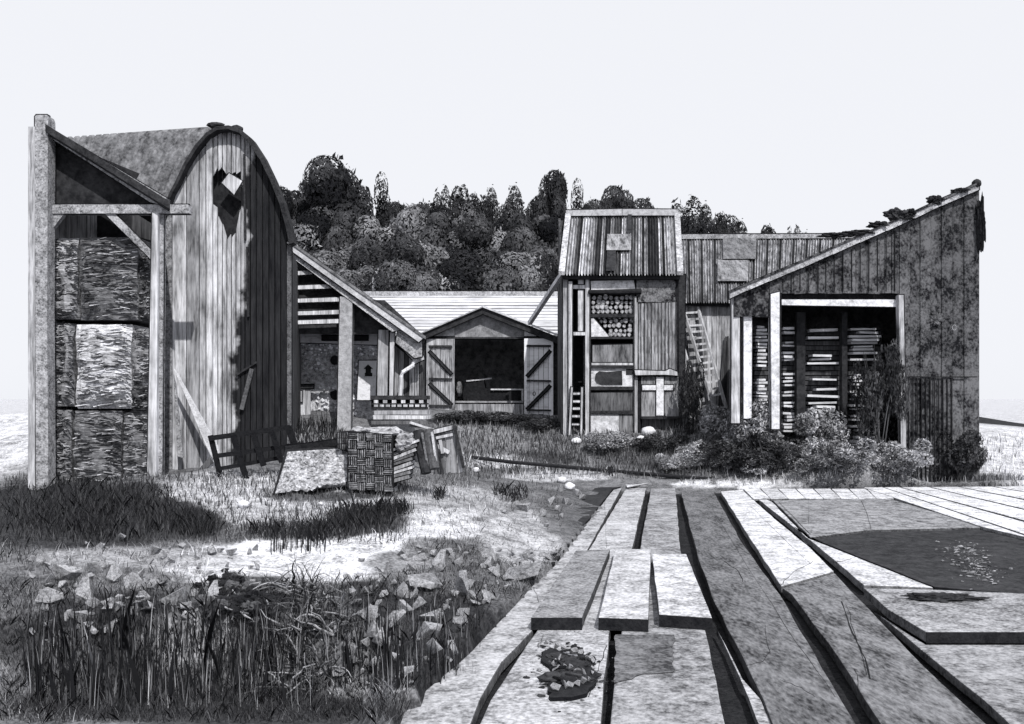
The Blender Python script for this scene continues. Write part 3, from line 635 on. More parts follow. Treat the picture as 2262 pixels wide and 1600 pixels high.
sub('wheel', m_black, tr, lambda m: [m.tube([W(x, 880, DG + 1.3), W(x, 880, DG + 1.3) + Vector((0, .2, 0))], .28, 14) for x in (1046, 1130)])
m = MB(); vboards(m, [1006, 1020, 1036, 1052, 1068, 1084, 1100, 1118, 1136, 1156], lambda x: 893, lambda x: 925, DG - .3, .08, .5, lambda i, x: R(.8, 1.3)); tag(m.build('low_trough', m_board_mid), 'low weathered board trough across the foot of the barn doorway', 'trough')
m = MB(); m.beam(W(1243, 604, 29.5), W(1170, 714, 32.8), .14, .14, 1.1); tag(m.build('prop_pole', m_board_pale), 'pale squared pole propped slantwise from the tower roof to the barn roof', 'pole')

# ---- tower-like store
DT = 29.0
tw = thing('store_tower', 'tall narrow store with a steep corrugated roof, log racks and a whitewashed cross', 'tower', W(1370, 960, DT))
tl, tr_, br_, bl = W(1253, 476, 31.6), W(1497, 476, 31.6), W(1504, 607, DT - .35), W(1238, 607, DT - .35)
rt = [random.choice([.06, .10, .3, .7, .9, 1.1, 1.3, 1.5]) for _ in range(60)]
for k in (18, 19): rt[k] = .18
sub('roof', m_roof_corr, tw, lambda m: m.sheet(tl, tr_, br_, bl, 40, .05, lambda i, r: rt[i] * R(.85, 1.1), rows=9))
def quadon(u0, v0, u1, v1, off):
    g = lambda u, v: tl.lerp(tr_, u).lerp(bl.lerp(br_, u), v) + Vector((0, -.06 - off, .06))
    return [g(u0, v0), g(u1, v0), g(u1, v1), g(u0, v1)]
sub('patch_sheet', m_roof_corr2, tw, lambda m: m.prism(quadon(.37, .38, .58, .65, .02), (0, -.015, .01), 1.05))
sub('patch_sheet', m_dark, tw, lambda m: (m.prism(quadon(.545, .0, .58, .36, .02), (0, -.015, .01), 1.4), m.prism(quadon(.375, .655, .45, .98, .02), (0, -.015, .01), 1.4)))
sub('ridge_board', m_beam_pale, tw, lambda m: (m.poly([(1250, 465), (1374, 462), (1374, 476), (1251, 477)], 31.4, .12, .7), m.poly([(1375, 462), (1499, 463), (1499, 476), (1375, 476)], 31.42, .12, .7)))
sub('verge_board', m_beam, tw, lambda m: (m.prism([tl + Vector((-.06, -.1, .1)), tl + Vector((.13, -.1, .1)), bl + Vector((.13, -.1, .1)), bl + Vector((-.06, -.1, .1))], (0, .05, -.12), 1.5), m.prism([tr_ + Vector((-.13, -.1, .1)), tr_ + Vector((.06, -.1, .1)), br_ + Vector((.06, -.1, .1)), br_ + Vector((-.13, -.1, .1))], (0, .05, -.12), 1.3)))
sub('eave_beam', m_beam_dark, tw, lambda m: m.poly([(1240, 609), (1498, 609), (1502, 617), (1244, 616)], DT - .2, .25))
sub('back_wall', m_dark, tw, lambda m: m.rect(1244, 610, 1512, 965, DT + 1.2, .08))
def f(m):
    for x in (1240, 1502):
        a, b = W(x, 612, DT + .1), W(x, 965, DT + .1); m.prism([a, a + Vector((0, 2.4, 0)), b + Vector((0, 2.4, 0)), b], (.1, 0, 0))
    a, b = W(1242, 612, DT + .1), W(1500, 612, DT + .1); m.prism([a, Vector((a.x, 31.6, tl.z - .1)), Vector((a.x, 31.6, a.z))], (.08, 0, 0)); m.prism([b, Vector((b.x, 31.6, tl.z - .1)), Vector((b.x, 31.6, b.z))], (-.08, 0, 0))
    m.prism([(a.x, 31.5, 1), (b.x, 31.5, 1), (b.x, 31.5, tl.z - .2), (a.x, 31.5, tl.z - .2)], (0, .08, 0))
sub('side_wall', m_board_dark, tw, f)
sub('corner_board', m_beam_dark, tw, lambda m: m.poly([(1499, 609), (1514, 607), (1513, 668), (1511, 925), (1500, 950)], DT - .02, .15, 1.0))  # dark board that imitates the shade on the tower's right side
def post(x0, x1, y0, y1, t=1.0, mat=m_board_pale, dd=0.0, th=.15, lab=None): return sub('post', mat, tw, lambda m: m.poly([(x0, y0), (x1, y0), (x1 - 1, y1), (x0, y1)], DT + dd, th, t), lab)
post(1244, 1255, 616, 968, .8); post(1256, 1264, 622, 968, 1.05, dd=-.1); post(1277, 1289, 617, 733, 1.15, dd=.08); post(1293, 1302, 617, 958, 1.0); post(1402, 1409, 655, 958, .8); post(1406, 1416, 832, 960, .5, m_beam_dark, .03); post(1493, 1499, 617, 830, .5, m_beam_dark, -.04)
sub('cross_rail', m_board_pale, tw, lambda m: (m.rect(1264, 630, 1293, 638, DT + .02, .1, 1.15), m.rect(1260, 734, 1293, 741, DT + .02, .12, 1.05), m.rect(1290, 745, 1293, 850, DT + .2, .08, .9)))
sub('head_panel', m_plaster, tw, lambda m: m.poly([(1305, 621), (1400, 619), (1403, 638), (1306, 641)], DT + .02, .08, 1.1))
sub('log_beam', m_black, tw, lambda m: m.tube([W(1300, 645, DT - .05), W(1360, 646, DT - .07), W(1416, 644, DT - .05)], [.07, .08, .10], 9))
for y, h in [(694, 7), (745, 4), (808, 5), (855, 7), (908, 7)]: sub('shelf', m_beam_dark, tw, lambda m: m.poly([(1303, y), (1401, y - 1), (1401, y + h), (1303, y + h)], DT - .04, 1.0))
sub('divider', m_beam_dark, tw, lambda m: (m.rect(1302.5, 640, 1305, 958, DT - .03, .3), m.rect(1399, 648, 1402, 958, DT - .03, .3)))
sub('corner_brace', m_plaster, tw, lambda m: m.poly([(1306, 703), (1311, 703), (1346, 744), (1306, 744)], DT + .0, .06, 1.0), 'white triangular board in the lower log rack')
sub('infill_panel', m_roof_corr2, tw, lambda m: m.poly([(1309, 763), (1399, 761), (1399, 800), (1309, 801)], DT + .04, .06, .75))
sub('shelf_edge', m_board_pale, tw, lambda m: m.rect(1307, 802, 1399, 807, DT - .02, .06, 1.0))
sub('basin_panel', m_plaster, tw, lambda m: m.rect(1306, 813, 1399, 854, DT + .05, .06, .95))
sub('basin', m_dark, tw, lambda m: (m.poly([(1314, 838), (1316, 826), (1324, 820), (1340, 822), (1374, 819), (1375, 850), (1330, 850), (1318, 846)], DT + .02, .04, 1.5), m.rect(1383, 815, 1398, 828, DT + .03, .03, 1.6)))
sub('infill_panel', m_roof_corr2, tw, lambda m: m.poly([(1305, 868), (1400, 865), (1400, 908), (1305, 909)], DT + .04, .06, .42))
sub('base_panel', m_plaster, tw, lambda m: m.rect(1305, 916, 1367, 965, DT + .02, .08, .95))
sub('base_panel', m_board_mid, tw, lambda m: m.rect(1368, 916, 1400, 965, DT + .02, .08, .9))
sub('gable_sheet', m_rust, tw, lambda m: m.poly([(1406, 618), (1488, 618), (1496, 626), (1496, 668), (1406, 668)], DT + .0, .06, 1.7))
def f(m):
    m.sheet(W(1411, 671, DT - .03), W(1495, 668, DT - .03), W(1495, 818, DT - .03), W(1411, 818, DT - .03), 11, .02, lambda i, r: R(.7, 1.5), rows=5)
sub('corrugated_panel', m_roof_corr2, tw, f)
sub('broken_rail', m_board_pale, tw, lambda m: m.poly([(1402, 818), (1470, 820), (1480, 815), (1496, 822), (1498, 830), (1470, 828), (1404, 829)], DT - .15, .14, 1.05))
sub('cross_panel', m_roof_corr2, tw, lambda m: m.rect(1417, 832, 1500, 920, DT + .02, .08, 1.1))
sub('cross_board', m_plaster, tw, lambda m: (m.rect(1450, 833, 1466, 918, DT - .03, .04, 1.1), m.rect(1419, 851, 1449, 862, DT - .03, .04, 1.1), m.rect(1467, 851, 1487, 862, DT - .03, .04, 1.1)), 'broad white upright cross of boards')
sub('sill_beam', m_beam_dark, tw, lambda m: (m.rect(1416, 920, 1502, 926, DT - .05, .2), m.rect(1492, 926, 1499, 956, DT - .03, .2)))
sub('low_board', m_board_mid, tw, lambda m: m.rect(1418, 926, 1492, 960, DT + .3, .05, .8))
ld = thing('short_ladder', 'short pale ladder standing at the dark foot of the store tower', 'ladder', W(1272, 958, DT - .2))
for x0, x1 in ((1261, 1257), (1284, 1283)): sub('rail', m_board_pale, ld, lambda m: m.bar((x0 + 2, 856), (x1 + 1, 962), 4, DT - .2, .05, 1.0))
for y in (868, 885, 901, 918, 936): sub('rung', m_board_pale, ld, lambda m: m.rect(1261, y, 1283, y + 4, DT - .18, .04, 1.15, .5))
# firewood logs on the two upper shelves
lm = []
for k in range(4):
    m = MB(); n = 9; r = .085; pts = [(r * (1 + R(-.2, .2)) * math.cos(2 * math.pi * i / n), r * (1 + R(-.2, .2)) * math.sin(2 * math.pi * i / n)) for i in range(n)]
    m.prism([Vector((x, 0, z + r)) for x, z in pts], (0, .7, 0), .55)
    m.prism([Vector((x * .8, -.006, z * .8 + r)) for x, z in pts], (0, .02, 0), random.choice([1.0, 1.6, 2.2]))
    lm.append(m)
protos = []
k = 0
for (ya, yb, x0, x1) in ((656, 693, 1310, 1398), (704, 744, 1312, 1398)):
    y = yb
    while y > ya:
        x = x0 + R(0, 4)
        while x < x1:
            if not (yb > 720 and x < 1312 + (744 - (744 - y)) * 0 + max(0, (y - 703)) * .85 - 0 and y > 706):
                p = W(x, y, DT + .08 + R(0, .08)); s = R(.6, 1.05)
                lab = 'round dark log stacked on the upper rack of the store tower' if yb < 700 else 'round dark log stacked on the lower rack behind the white triangular board'
                if len(protos) < 4:
                    o = lm[len(protos)].build('firewood_log', m_stone, base=(0, 0, 0)); o.location = p; o.scale = (s,) * 3; tag(o, lab, 'log', 'logs on the tower racks'); protos.append(o)
                else:
                    o = copy_of(random.choice(protos), p, R(-.06, .06), s, lab); o['category'] = 'log'
            x += R(9, 13)
        y -= R(9, 11)

# ---- corrugated shed on the right, behind
D2 = 31.0
sh = thing('corrugated_shed', 'long grey corrugated roof shed with a boarded wall between tower and big right barn', 'shed', W(1570, 932, D2))
a, b, c, d = W(1506, 527, 36), W(1915, 525, 36), W(1900, 668, D2 - .4), W(1510, 668, D2 - .4)
sub('roof', m_roof_corr2, sh, lambda m: m.sheet(a, b, c, d, 70, .045, lambda i, r: (.15 if i % 5 == 2 else R(.6, 1.6)), rows=9))
gq = lambda u0, v0, u1, v1: [a.lerp(b, u).lerp(d.lerp(c, u), v) + Vector((0, -.08, .07)) for u, v in ((u0, v0), (u1, v0), (u1, v1), (u0, v1))]
sub('patch_sheet', m_roof_corr2, sh, lambda m: m.prism(gq(.19, .42, .36, .74), (0, -.015, .01), .8))
sub('patch_sheet', m_roof_corr2, sh, lambda m: m.prism(gq(.22, .04, .40, .40), (0, -.015, .01), .55))
sub('ridge_board', m_beam, sh, lambda m: m.poly([(1503, 518), (1900, 517), (1905, 526), (1503, 528)], 35.8, .15, 1.0))
sub('eave_beam', m_beam_dark, sh, lambda m: m.poly([(1509, 668), (1660, 667), (1660, 678), (1512, 674)], D2 - .2, .3))
sub('wall_boards', m_board_mid, sh, lambda m: vboards(m, [1503, 1512, 1523, 1538, 1549, 1560, 1572, 1583, 1594, 1606, 1616, 1630], lambda x: 674, lambda x: 945, D2, .05, .9, lambda i, x: R(1.1, 1.9)))
sub('wall_lining', m_dark, sh, lambda m: m.rect(1500, 672, 1900, 945, D2 + .15, .08))
sub('lean_boards', m_board_dark, sh, lambda m: [m.bar((1588 + i * 5, 905), (1602 + i * 2, 745 + R(-10, 10)), 3.5, D2 - .12 - i * .02, .04, R(.4, 1.4)) for i in range(5)])
sub('back_slope', m_roof, sh, lambda m: m.prism([W(1506, 524, 36.1), W(1915, 524, 36.1), W(1915, 524, 36.1) + Vector((0, 4, -2.2)), W(1506, 524, 36.1) + Vector((0, 4, -2.2))], (0, 0, -.06)))
sub('end_wall', m_board_dark, sh, lambda m: m.prism([W(1508, 672, D2), Vector((W(1508, 672, D2).x, 36, a.z - .1)), Vector((W(1508, 672, D2).x, 36, 1.0)), W(1508, 945, D2)], (.08, 0, 0)))
la = thing('long_ladder', 'long weathered wooden ladder leaning on the boarded wall beside the tower', 'ladder', W(1598, 930, D2 - .9))
LT, LB, RT, RB = W(1508, 680, D2 - .12), W(1587, 932, D2 - 1.0), W(1541, 678, D2 - .12), W(1611, 926, D2 - 1.0)
sub('rail', m_board_pale, la, lambda m: m.beam(LT, LB, .10, .08, .9)); sub('rail', m_board_pale, la, lambda m: m.beam(RT, RB, .10, .08, .9))
for i in range(17):
    u = .05 + i * .056
    if i == 14: continue
    sub('rung', m_board_pale, la, lambda m: m.beam(LT.lerp(LB, u), RT.lerp(RB, u + R(-.005, .005)), .06, .07, R(.8, 1.3)))
m = MB(); m.beam(W(1499, 728, D2 - .15), W(1550, 905, D2 - .7), .07, .07, 1.0); tag(m.build('thin_pole', m_board_pale), 'thin pale pole leaning left of the long ladder', 'pole')

# ---- big barn on the right
DR = 23.0
rb = thing('big_barn', 'tall rusty sheet barn with rising roof edge and wide opening full of sawn boards', 'barn', W(1890, 1050, DR))
VG = interp([(1612, 645), (1620, 640), (1770, 578), (1900, 521), (2000, 478), (2080, 440), (2163, 405)])
def f(m):
    xs = [1612, 1650, 1700, 1770, 1840, 1900, 1960, 2020, 2080, 2163]
    for i in range(len(xs) - 1): m.poly([(xs[i], VG(xs[i]) - 1), (xs[i + 1], VG(xs[i + 1]) - 1), (xs[i + 1], VG(xs[i + 1]) + 14), (xs[i], VG(xs[i]) + 15)], DR - .16, .14, R(.9, 1.5))
sub('verge_board', m_beam, rb, f)
def f(m):
    xs = [1612, 1750, 1900, 2020, 2163]
    for i in range(4):
        p, q = W(xs[i], VG(xs[i]) - 3, DR - .2), W(xs[i + 1], VG(xs[i + 1]) - 3, DR - .2); m.prism([p, q, q + Vector((2.7, 8.0, -.5)), p + Vector((2.7, 8.0, -.5))], (0, 0, -.05))
sub('roof', m_rust, rb, f)
def f(m):
    xs = [1622, 1636, 1668, 1703]
    for i in range(3): m.poly([(xs[i], VG(xs[i]) + 8), (xs[i + 1], VG(xs[i + 1]) + 8), (xs[i + 1], 702 if i == 2 else 698), (xs[i], 700)], DR + .01 * i, .05, 1.1)
sub('corner_sheet', m_rust, rb, f)
def f(m):
    xs = list(range(1700, 2000, 27)); xs[-1] = 1986
    for i in range(len(xs) - 1): m.poly([(xs[i] + .4, VG(xs[i]) + 8), (xs[i + 1], VG(xs[i + 1]) + 8), (xs[i + 1], 648 + R(-1, 2)), (xs[i] + .4, 648 + R(-1, 2))], DR + .03 * (i % 2), .05, R(.8, 1.15) * (1.35 if i in (3, 6) else 1))
    xs = [1987, 2010, 2033, 2056, 2080, 2104, 2130, 2163]
    for i in range(len(xs) - 1):
        m.poly([(xs[i] + .4, VG(xs[i]) + 8), (xs[i + 1], VG(xs[i + 1]) + 8), (xs[i + 1], 832), (xs[i] + .4, 832)], DR + .03 * (i % 2), .05, R(.8, 1.1))
        m.poly([(xs[i] + .4, 834), (xs[i + 1], 834), (xs[i + 1], 1090), (xs[i] + .4, 1090)], DR - .02 + .03 * (i % 2), .05, R(.8, 1.2))
sub('cladding', m_rust, rb, f)
def f(m):
    for x in np.arange(1998, 2110, 9.5): m.bar((x, 836), (x + 1, 1075), 1.6, DR - .06, .03)
    for x in np.arange(1730, 1980, 19): m.bar((x, VG(x) + 22), (x, 644), 1.2, DR - .03, .03)
    m.bar((1998, 832), (2140, 834), 2, DR - .06, .03)
sub('seam', m_black, rb, f)
sub('post', m_board_pale, rb, lambda m: m.poly([(1617, 658), (1634, 655), (1634, 935), (1616, 935)], DR + .05, .2, 1.05))
sub('post', m_plaster, rb, lambda m: m.poly([(1643, 700), (1661, 696), (1660, 925), (1643, 925)], DR + .12, .2, 1.15))
sub('post', m_plaster, rb, lambda m: m.poly([(1703, 650), (1722, 645), (1722, 948), (1705, 948)], DR - .1, .25, 1.05))
sub('post_shadow_strip', m_black, rb, lambda m: m.poly([(1722.5, 648), (1726, 650), (1726, 948), (1722.5, 948)], DR - .04, .2))  # black strip that imitates the shadow along the white post
sub('lintel', m_plaster, rb, lambda m: m.poly([(1727, 662), (1983, 662), (1983, 678), (1727, 674)], DR + .1, .15, 1.05))
sub('lintel_gap', m_dark, rb, lambda m: m.rect(1723, 646, 1986, 664, DR + .22, .06))
sub('jamb', m_roof_corr, rb, lambda m: m.poly([(1985, 652), (1996, 652), (2003, 1060), (1992, 1060)], DR - .08, .18, .9))
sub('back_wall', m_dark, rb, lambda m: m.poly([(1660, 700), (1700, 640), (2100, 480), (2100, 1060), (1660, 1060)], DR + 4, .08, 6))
sub('side_wall', m_rust, rb, lambda m: (m.prism([W(2158, 412, DR + .1), W(2158, 412, DR + .1) + Vector((0, 7.5, -.5)), W(2158, 1090, DR + .1) + Vector((0, 7.5, 0)), W(2158, 1090, DR + .1)], (.06, 0, 0)), m.prism([W(1622, 655, DR + .4), W(1622, 655, DR + .4) + Vector((1.1, 3.5, -.2)), W(1622, 940, DR + .4) + Vector((1.1, 3.5, 0)), W(1622, 940, DR + .4)], (.05, 0, 0), .4)))
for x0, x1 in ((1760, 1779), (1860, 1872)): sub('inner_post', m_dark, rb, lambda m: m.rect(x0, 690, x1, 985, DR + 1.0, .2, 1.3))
def f(m):
    m.tube([W(2135, 417, DR - .1), W(2157, 406, DR - .1)], [.03, .05], 8); m.lump(W(2157, 406, DR - .1), .12, .12, .12, .12, 2)
sub('ridge_ball', m_moss, rb, f)
for x, y, rx, rz in [(1845, 517, .35, .05), (1895, 512, .35, .06), (1940, 494, .22, .07), (1980, 472, .24, .14), (2011, 468, .1, .08), (2068, 440, .2, .09), (2120, 420, .2, .05), (2166, 500, .06, .5), (2000, 480, .2, .06)]:
    m = MB(); m.lump(W(x, y + 3, DR - .1), rx, .16, rz * 1.15, .75, 4, R(.8, 1.6), 2.0); tag(m.build('moss_clump', m_moss), 'dark clump of moss on the roof edge of the big right barn', 'moss', 'moss clumps on the big barn')
m = MB(); m.lump(W(2068, 706, DR - .02), .14, .04, .13, .8, 5, .25, 3, .5)
m.build('lichen_patch', m_stone, rb)
for (cx, cy, r) in [(2108, 724, .05)]:
    if r:
        m = MB(); m.tube([W(cx, cy, DR - .07) + Vector((r * math.cos(q * math.pi / 7), 0, 1.3 * r * math.sin(q * math.pi / 7))) for q in range(15)], .010, 5, .7); m.build('wire_loop', m_stone, rb)
# sawn boards inside, each a thing
bp = []
for v in range(5):
    m = MB(); l = .5; m.prism([(-l, 0, 0), (l, R(-.02, .02), R(-.02, .02)), (l + R(-.15, .1), .3, .0), (-l + R(-.1, .1), .3, 0)], (0, 0, R(.045, .06)), R(.9, 1.2)); bp.append(m)
bo = []
for ci, (x0, x1, lab) in enumerate([(1668, 1697, 'pale sawn board in the narrow bay between the two white posts'), (1728, 1759, 'pale sawn board stacked just inside the right hand white post'), (1781, 1857, 'pale sawn board in the middle stack behind the wide opening'), (1873, 1948, 'pale sawn board in the ragged stack beside the overgrown jamb')]):
    y = 985
    while y > 722:
        gap = any(a < y < b for a, b in ([(812, 828)], [(800, 822), (748, 752), (900, 912)], [(765, 782), (806, 832), (868, 876), (842, 850)], [(812, 824)])[ci])
        if not gap and (random.random() < (.95, .75, .62, .85)[ci]):
            wx = (x1 - x0) * R(.55, 1.0); cx = (x0 + x1) / 2 + R(-.3, .3) * ((x1 - x0) - wx); p = W(cx, y, DR + 1.0 + (.15 if ci else .0) + R(0, .1)); L_ = wx * DR / F
            if len(bo) < 5: o = bp[len(bo)].build('sawn_board', m_roof_pale, base=(0, 0, 0)); o.location = p; bo.append(o); tag(o, lab, 'board', 'sawn boards stacked in the big barn')
            else: o = copy_of(random.choice(bo[:5]), p, label=lab)
            o.scale = (L_, 1, R(.9, 1.35)); o.rotation_euler = (0, R(-.03, .03), R(-.04, .04))
        y -= R(6.5, 9)
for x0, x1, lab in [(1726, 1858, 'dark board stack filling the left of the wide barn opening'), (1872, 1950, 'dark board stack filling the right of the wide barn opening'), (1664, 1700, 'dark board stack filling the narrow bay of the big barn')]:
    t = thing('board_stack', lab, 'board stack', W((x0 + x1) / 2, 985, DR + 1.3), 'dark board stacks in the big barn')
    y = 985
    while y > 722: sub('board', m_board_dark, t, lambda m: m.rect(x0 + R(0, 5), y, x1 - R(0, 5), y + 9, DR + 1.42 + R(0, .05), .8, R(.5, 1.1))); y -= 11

# ============================================================ YARD: long planks, slabs, blocks, deck
def plank(pts, mat, lab, th=.10, z=0.0, tone=1.0, cat='plank', name='long_plank', group=None, jit=.008):
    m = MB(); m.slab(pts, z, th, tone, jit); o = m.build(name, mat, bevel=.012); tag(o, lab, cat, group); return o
plank([(1357, 1079), (1373, 1079), (1299, 1212), (1180, 1388), (1108, 1462), (1060, 1545), (1020, 1640), (820, 1640), (925, 1538), (1040, 1440), (1180, 1290), (1225, 1250), (1290, 1165)], m_plank_pale, 'long pale plank bounding the left of the plank yard', tone=.85)
plank([(1383, 1079), (1427, 1079), (1396, 1212), (1345, 1400), (1332, 1545), (1322, 1640), (1040, 1640), (1084, 1545), (1185, 1395), (1302, 1212)], m_plank_pale, 'pale plank running under the left raised slab and the charred heap', tone=.92)
plank([(1438, 1079), (1492, 1079), (1503, 1212), (1560, 1400), (1590, 1545), (1612, 1640), (1345, 1640), (1353, 1545), (1372, 1400), (1414, 1212)], m_plank_mid, 'middle plank with a stained patch, under the middle raised slab', tone=1.1)
plank([(1504, 1086), (1576, 1086), (1640, 1200), (1722, 1312), (1858, 1545), (1912, 1640), (1725, 1640), (1686, 1545), (1640, 1450), (1580, 1335), (1540, 1225)], m_plank_grey, 'wide grey scratched plank right of the raised slabs', tone=1.05)
plank([(1583, 1545 - 155), (1640, 1500), (1680, 1545), (1722, 1640), (1695, 1640), (1655, 1545), (1612, 1450)], m_plank_pale, 'thin pale sliver of wood along the left edge of the wide grey plank', tone=.9, th=.06, z=-.03)
plank([(1592, 1086), (1640, 1082), (1710, 1145), (1790, 1210), (1842, 1262), (1726, 1295), (1660, 1195)], m_plank_pale, 'brightest plank, its broken near end by the second dark gap', tone=1.35)
plank([(1728, 1299), (1844, 1266), (1897, 1322), (2010, 1440), (2120, 1545), (2225, 1640), (1972, 1640), (1910, 1545), (1830, 1420), (1748, 1312)], m_plank_grey, 'grey plank with a long dent at the lower right, in line with the brightest plank', tone=1.2)
plank([(1655, 1087), (1705, 1108), (1783, 1188), (2062, 1298), (1908, 1292), (1803, 1204)], m_plank_pale, 'pale wedge shaped plank tapering towards the right beside the dark sheet', tone=1.25, z=.004)
plank([(1708, 1106), (1962, 1101), (2100, 1142), (2168, 1165), (1915, 1171), (1790, 1187)], m_plank_mid, 'wide grey cracked slab below the short deck boards', tone=1.0, th=.06, z=.02, cat='slab', name='wide_slab')
plank([(1797, 1190), (1922, 1174), (2166, 1168), (2360, 1168), (2460, 1330), (2064, 1296)], m_plank_dark, 'large dark sheet lying flat at the right of the yard', tone=1.0, th=.05, z=-.02, cat='sheet', name='dark_sheet')
plank([(1908, 1299), (2070, 1303), (2420, 1318), (2520, 1396), (2046, 1396), (1960, 1345)], m_plank_mid, 'thick slab with a dark front edge at the far right', tone=1.2, th=.10, z=.10, cat='slab', name='thick_slab')
plank([(1930, 1350), (2046, 1424), (2420, 1424), (2600, 1640), (2270, 1640), (2172, 1545)], m_plank_mid, 'grey slab in the lower right corner in front of the thick slab', tone=1.0, th=.08, z=-.005, cat='slab', name='corner_slab')
o = [q for q in bpy.data.objects if q.name.startswith('thick_slab')][0]; p, q = PL(2046, 1397, .10), PL(2520, 1397, .10); m = MB(); m.prism([p, q, q + Vector((0, 0, -.1)), p + Vector((0, 0, -.1))], (0, .008, 0)); m.build('end_face', m_end, o)
def crack(o, pts, z=.002, r=.007):
    r *= .65
    m = MB(); Q = []
    for (a, b) in zip(pts[:-1], pts[1:]):
        for k in range(4): p = PL(a[0] + (b[0] - a[0]) * k / 4, a[1] + (b[1] - a[1]) * k / 4, z); Q.append(p + Vector((R(-.012, .012), R(-.012, .012), 0)))
    Q.append(PL(*pts[-1], z)); m.tube(Q, [r * R(.3, 1) for _ in Q], 4); m.build('crack', m_black, o)
pk = {o['label'][:22]: o for o in bpy.data.objects if o.name.startswith(('long_plank', 'wide_slab', 'dark_sheet', 'thick_slab'))}
def pkf(s): return [o for k, o in pk.items() if k.startswith(s)][0]
o = pkf('brightest'); crack(o, [(1728, 1290), (1752, 1262), (1768, 1256), (1796, 1240)]); crack(o, [(1640, 1100), (1700, 1160), (1790, 1245)], r=.004)
crack(pkf('pale wedge'), [(1835, 1242), (1860, 1240), (1892, 1230)], z=.007)
o = pkf('wide grey scratched'); crack(o, [(1690, 1380), (1700, 1440), (1686, 1462), (1650, 1470)], r=.005); crack(o, [(1560, 1100), (1650, 1250), (1760, 1420), (1845, 1540)], r=.005); crack(o, [(1600, 1240), (1632, 1262), (1640, 1285)], r=.012); crack(o, [(1720, 1500), (1770, 1520), (1800, 1540)], r=.004)
o = pkf('grey plank with'); crack(o, [(1858, 1330), (1885, 1400), (1905, 1440), (1922, 1500)], r=.014); crack(o, [(1870, 1335), (1895, 1420), (1915, 1490)], r=.006); crack(o, [(1890, 1480), (1895, 1520)], r=.005)
o = pkf('wide grey cracked'); crack(o, [(1902, 1106), (1915, 1130), (1924, 1170)], z=.024); crack(o, [(1720, 1110), (1790, 1180)], z=.024, r=.008); crack(o, [(1785, 1104), (1786, 1160)], z=.024, r=.004); crack(o, [(1930, 1120), (2020, 1150), (2100, 1166)], z=.024, r=.004)
o = pkf('middle plank'); crack(o, [(1500, 1090), (1503, 1208)], r=.004)
o = pkf('pale plank running'); crack(o, [(1335, 1090), (1340, 1210)], r=.004); crack(o, [(1200, 1400), (1197, 1425), (1230, 1436)], r=.005); crack(o, [(1340, 1425), (1320, 1480), (1300, 1540)], r=.006)
o = pkf('long pale plank'); crack(o, [(1178, 1296), (1190, 1330)], r=.005)
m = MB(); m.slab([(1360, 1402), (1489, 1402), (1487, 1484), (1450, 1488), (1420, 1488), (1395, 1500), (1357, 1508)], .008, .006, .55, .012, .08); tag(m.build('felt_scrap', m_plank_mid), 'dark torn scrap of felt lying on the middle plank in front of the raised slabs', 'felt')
m = MB(); m.lump(PL(2080, 1322, .11), .36, .11, .05, .7, 5, 1, 2); tag(m.build('shadow_blob', m_moss), 'black ragged lump standing in for a dark shadow on the thick slab', 'heap')  # black lump modelled in place of a blob of shadow
m = MB()
for k in range(420):
    px, py = random.choice([(2125, 1215, 24, 12), (2150, 1240, 16, 16), (2172, 1265, 12, 16)])[:2]; q = PL(random.gauss(px, 22), random.gauss(py, 13), 0); s = .006 + .03 * random.random() ** 3
    m.hull(q + Vector((0, 0, -.02 + s * .3)), s * R(1, 2), s, s * .6, 8, R(.25, .9))
tag(m.build('plaster_crumbs', m_cloth), kind='stuff')
def block(T, y2, mat, tone, lab, z=.12, th=.115):
    t = thing('raised_slab', lab, 'slab', PL((T[2][0] + T[3][0]) / 2, (T[2][1] + T[3][1]) / 2, z) - Vector((0, 0, z)), 'slabs laid on the planks')
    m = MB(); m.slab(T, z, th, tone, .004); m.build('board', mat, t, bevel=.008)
    p, q = PL(*T[3], z), PL(*T[2], z); m = MB(); e = Vector((0, -.012, -.004)); m.prism([p + e, q + e, q + e + Vector((0, 0, -th + .002)), p + e + Vector((0, 0, -th + .002))], (0, .01, 0)); m.build('end_face', m_end, t)
block([(1272, 1216), (1347, 1214), (1286, 1364), (1173, 1364)], 1393, m_plank_mid, .95, 'grey raised slab, left of the three laid side by side on the planks')
block([(1360, 1212), (1438, 1214), (1432, 1368), (1322, 1364)], 1397, m_plank_pale, 1.0, 'evenly pale raised slab between its two neighbours on the planks')
block([(1440, 1224), (1516, 1224), (1573, 1365), (1456, 1357)], 1387, m_plank_pale, 1.2, 'creamy streaked raised slab, right of the three on the planks')
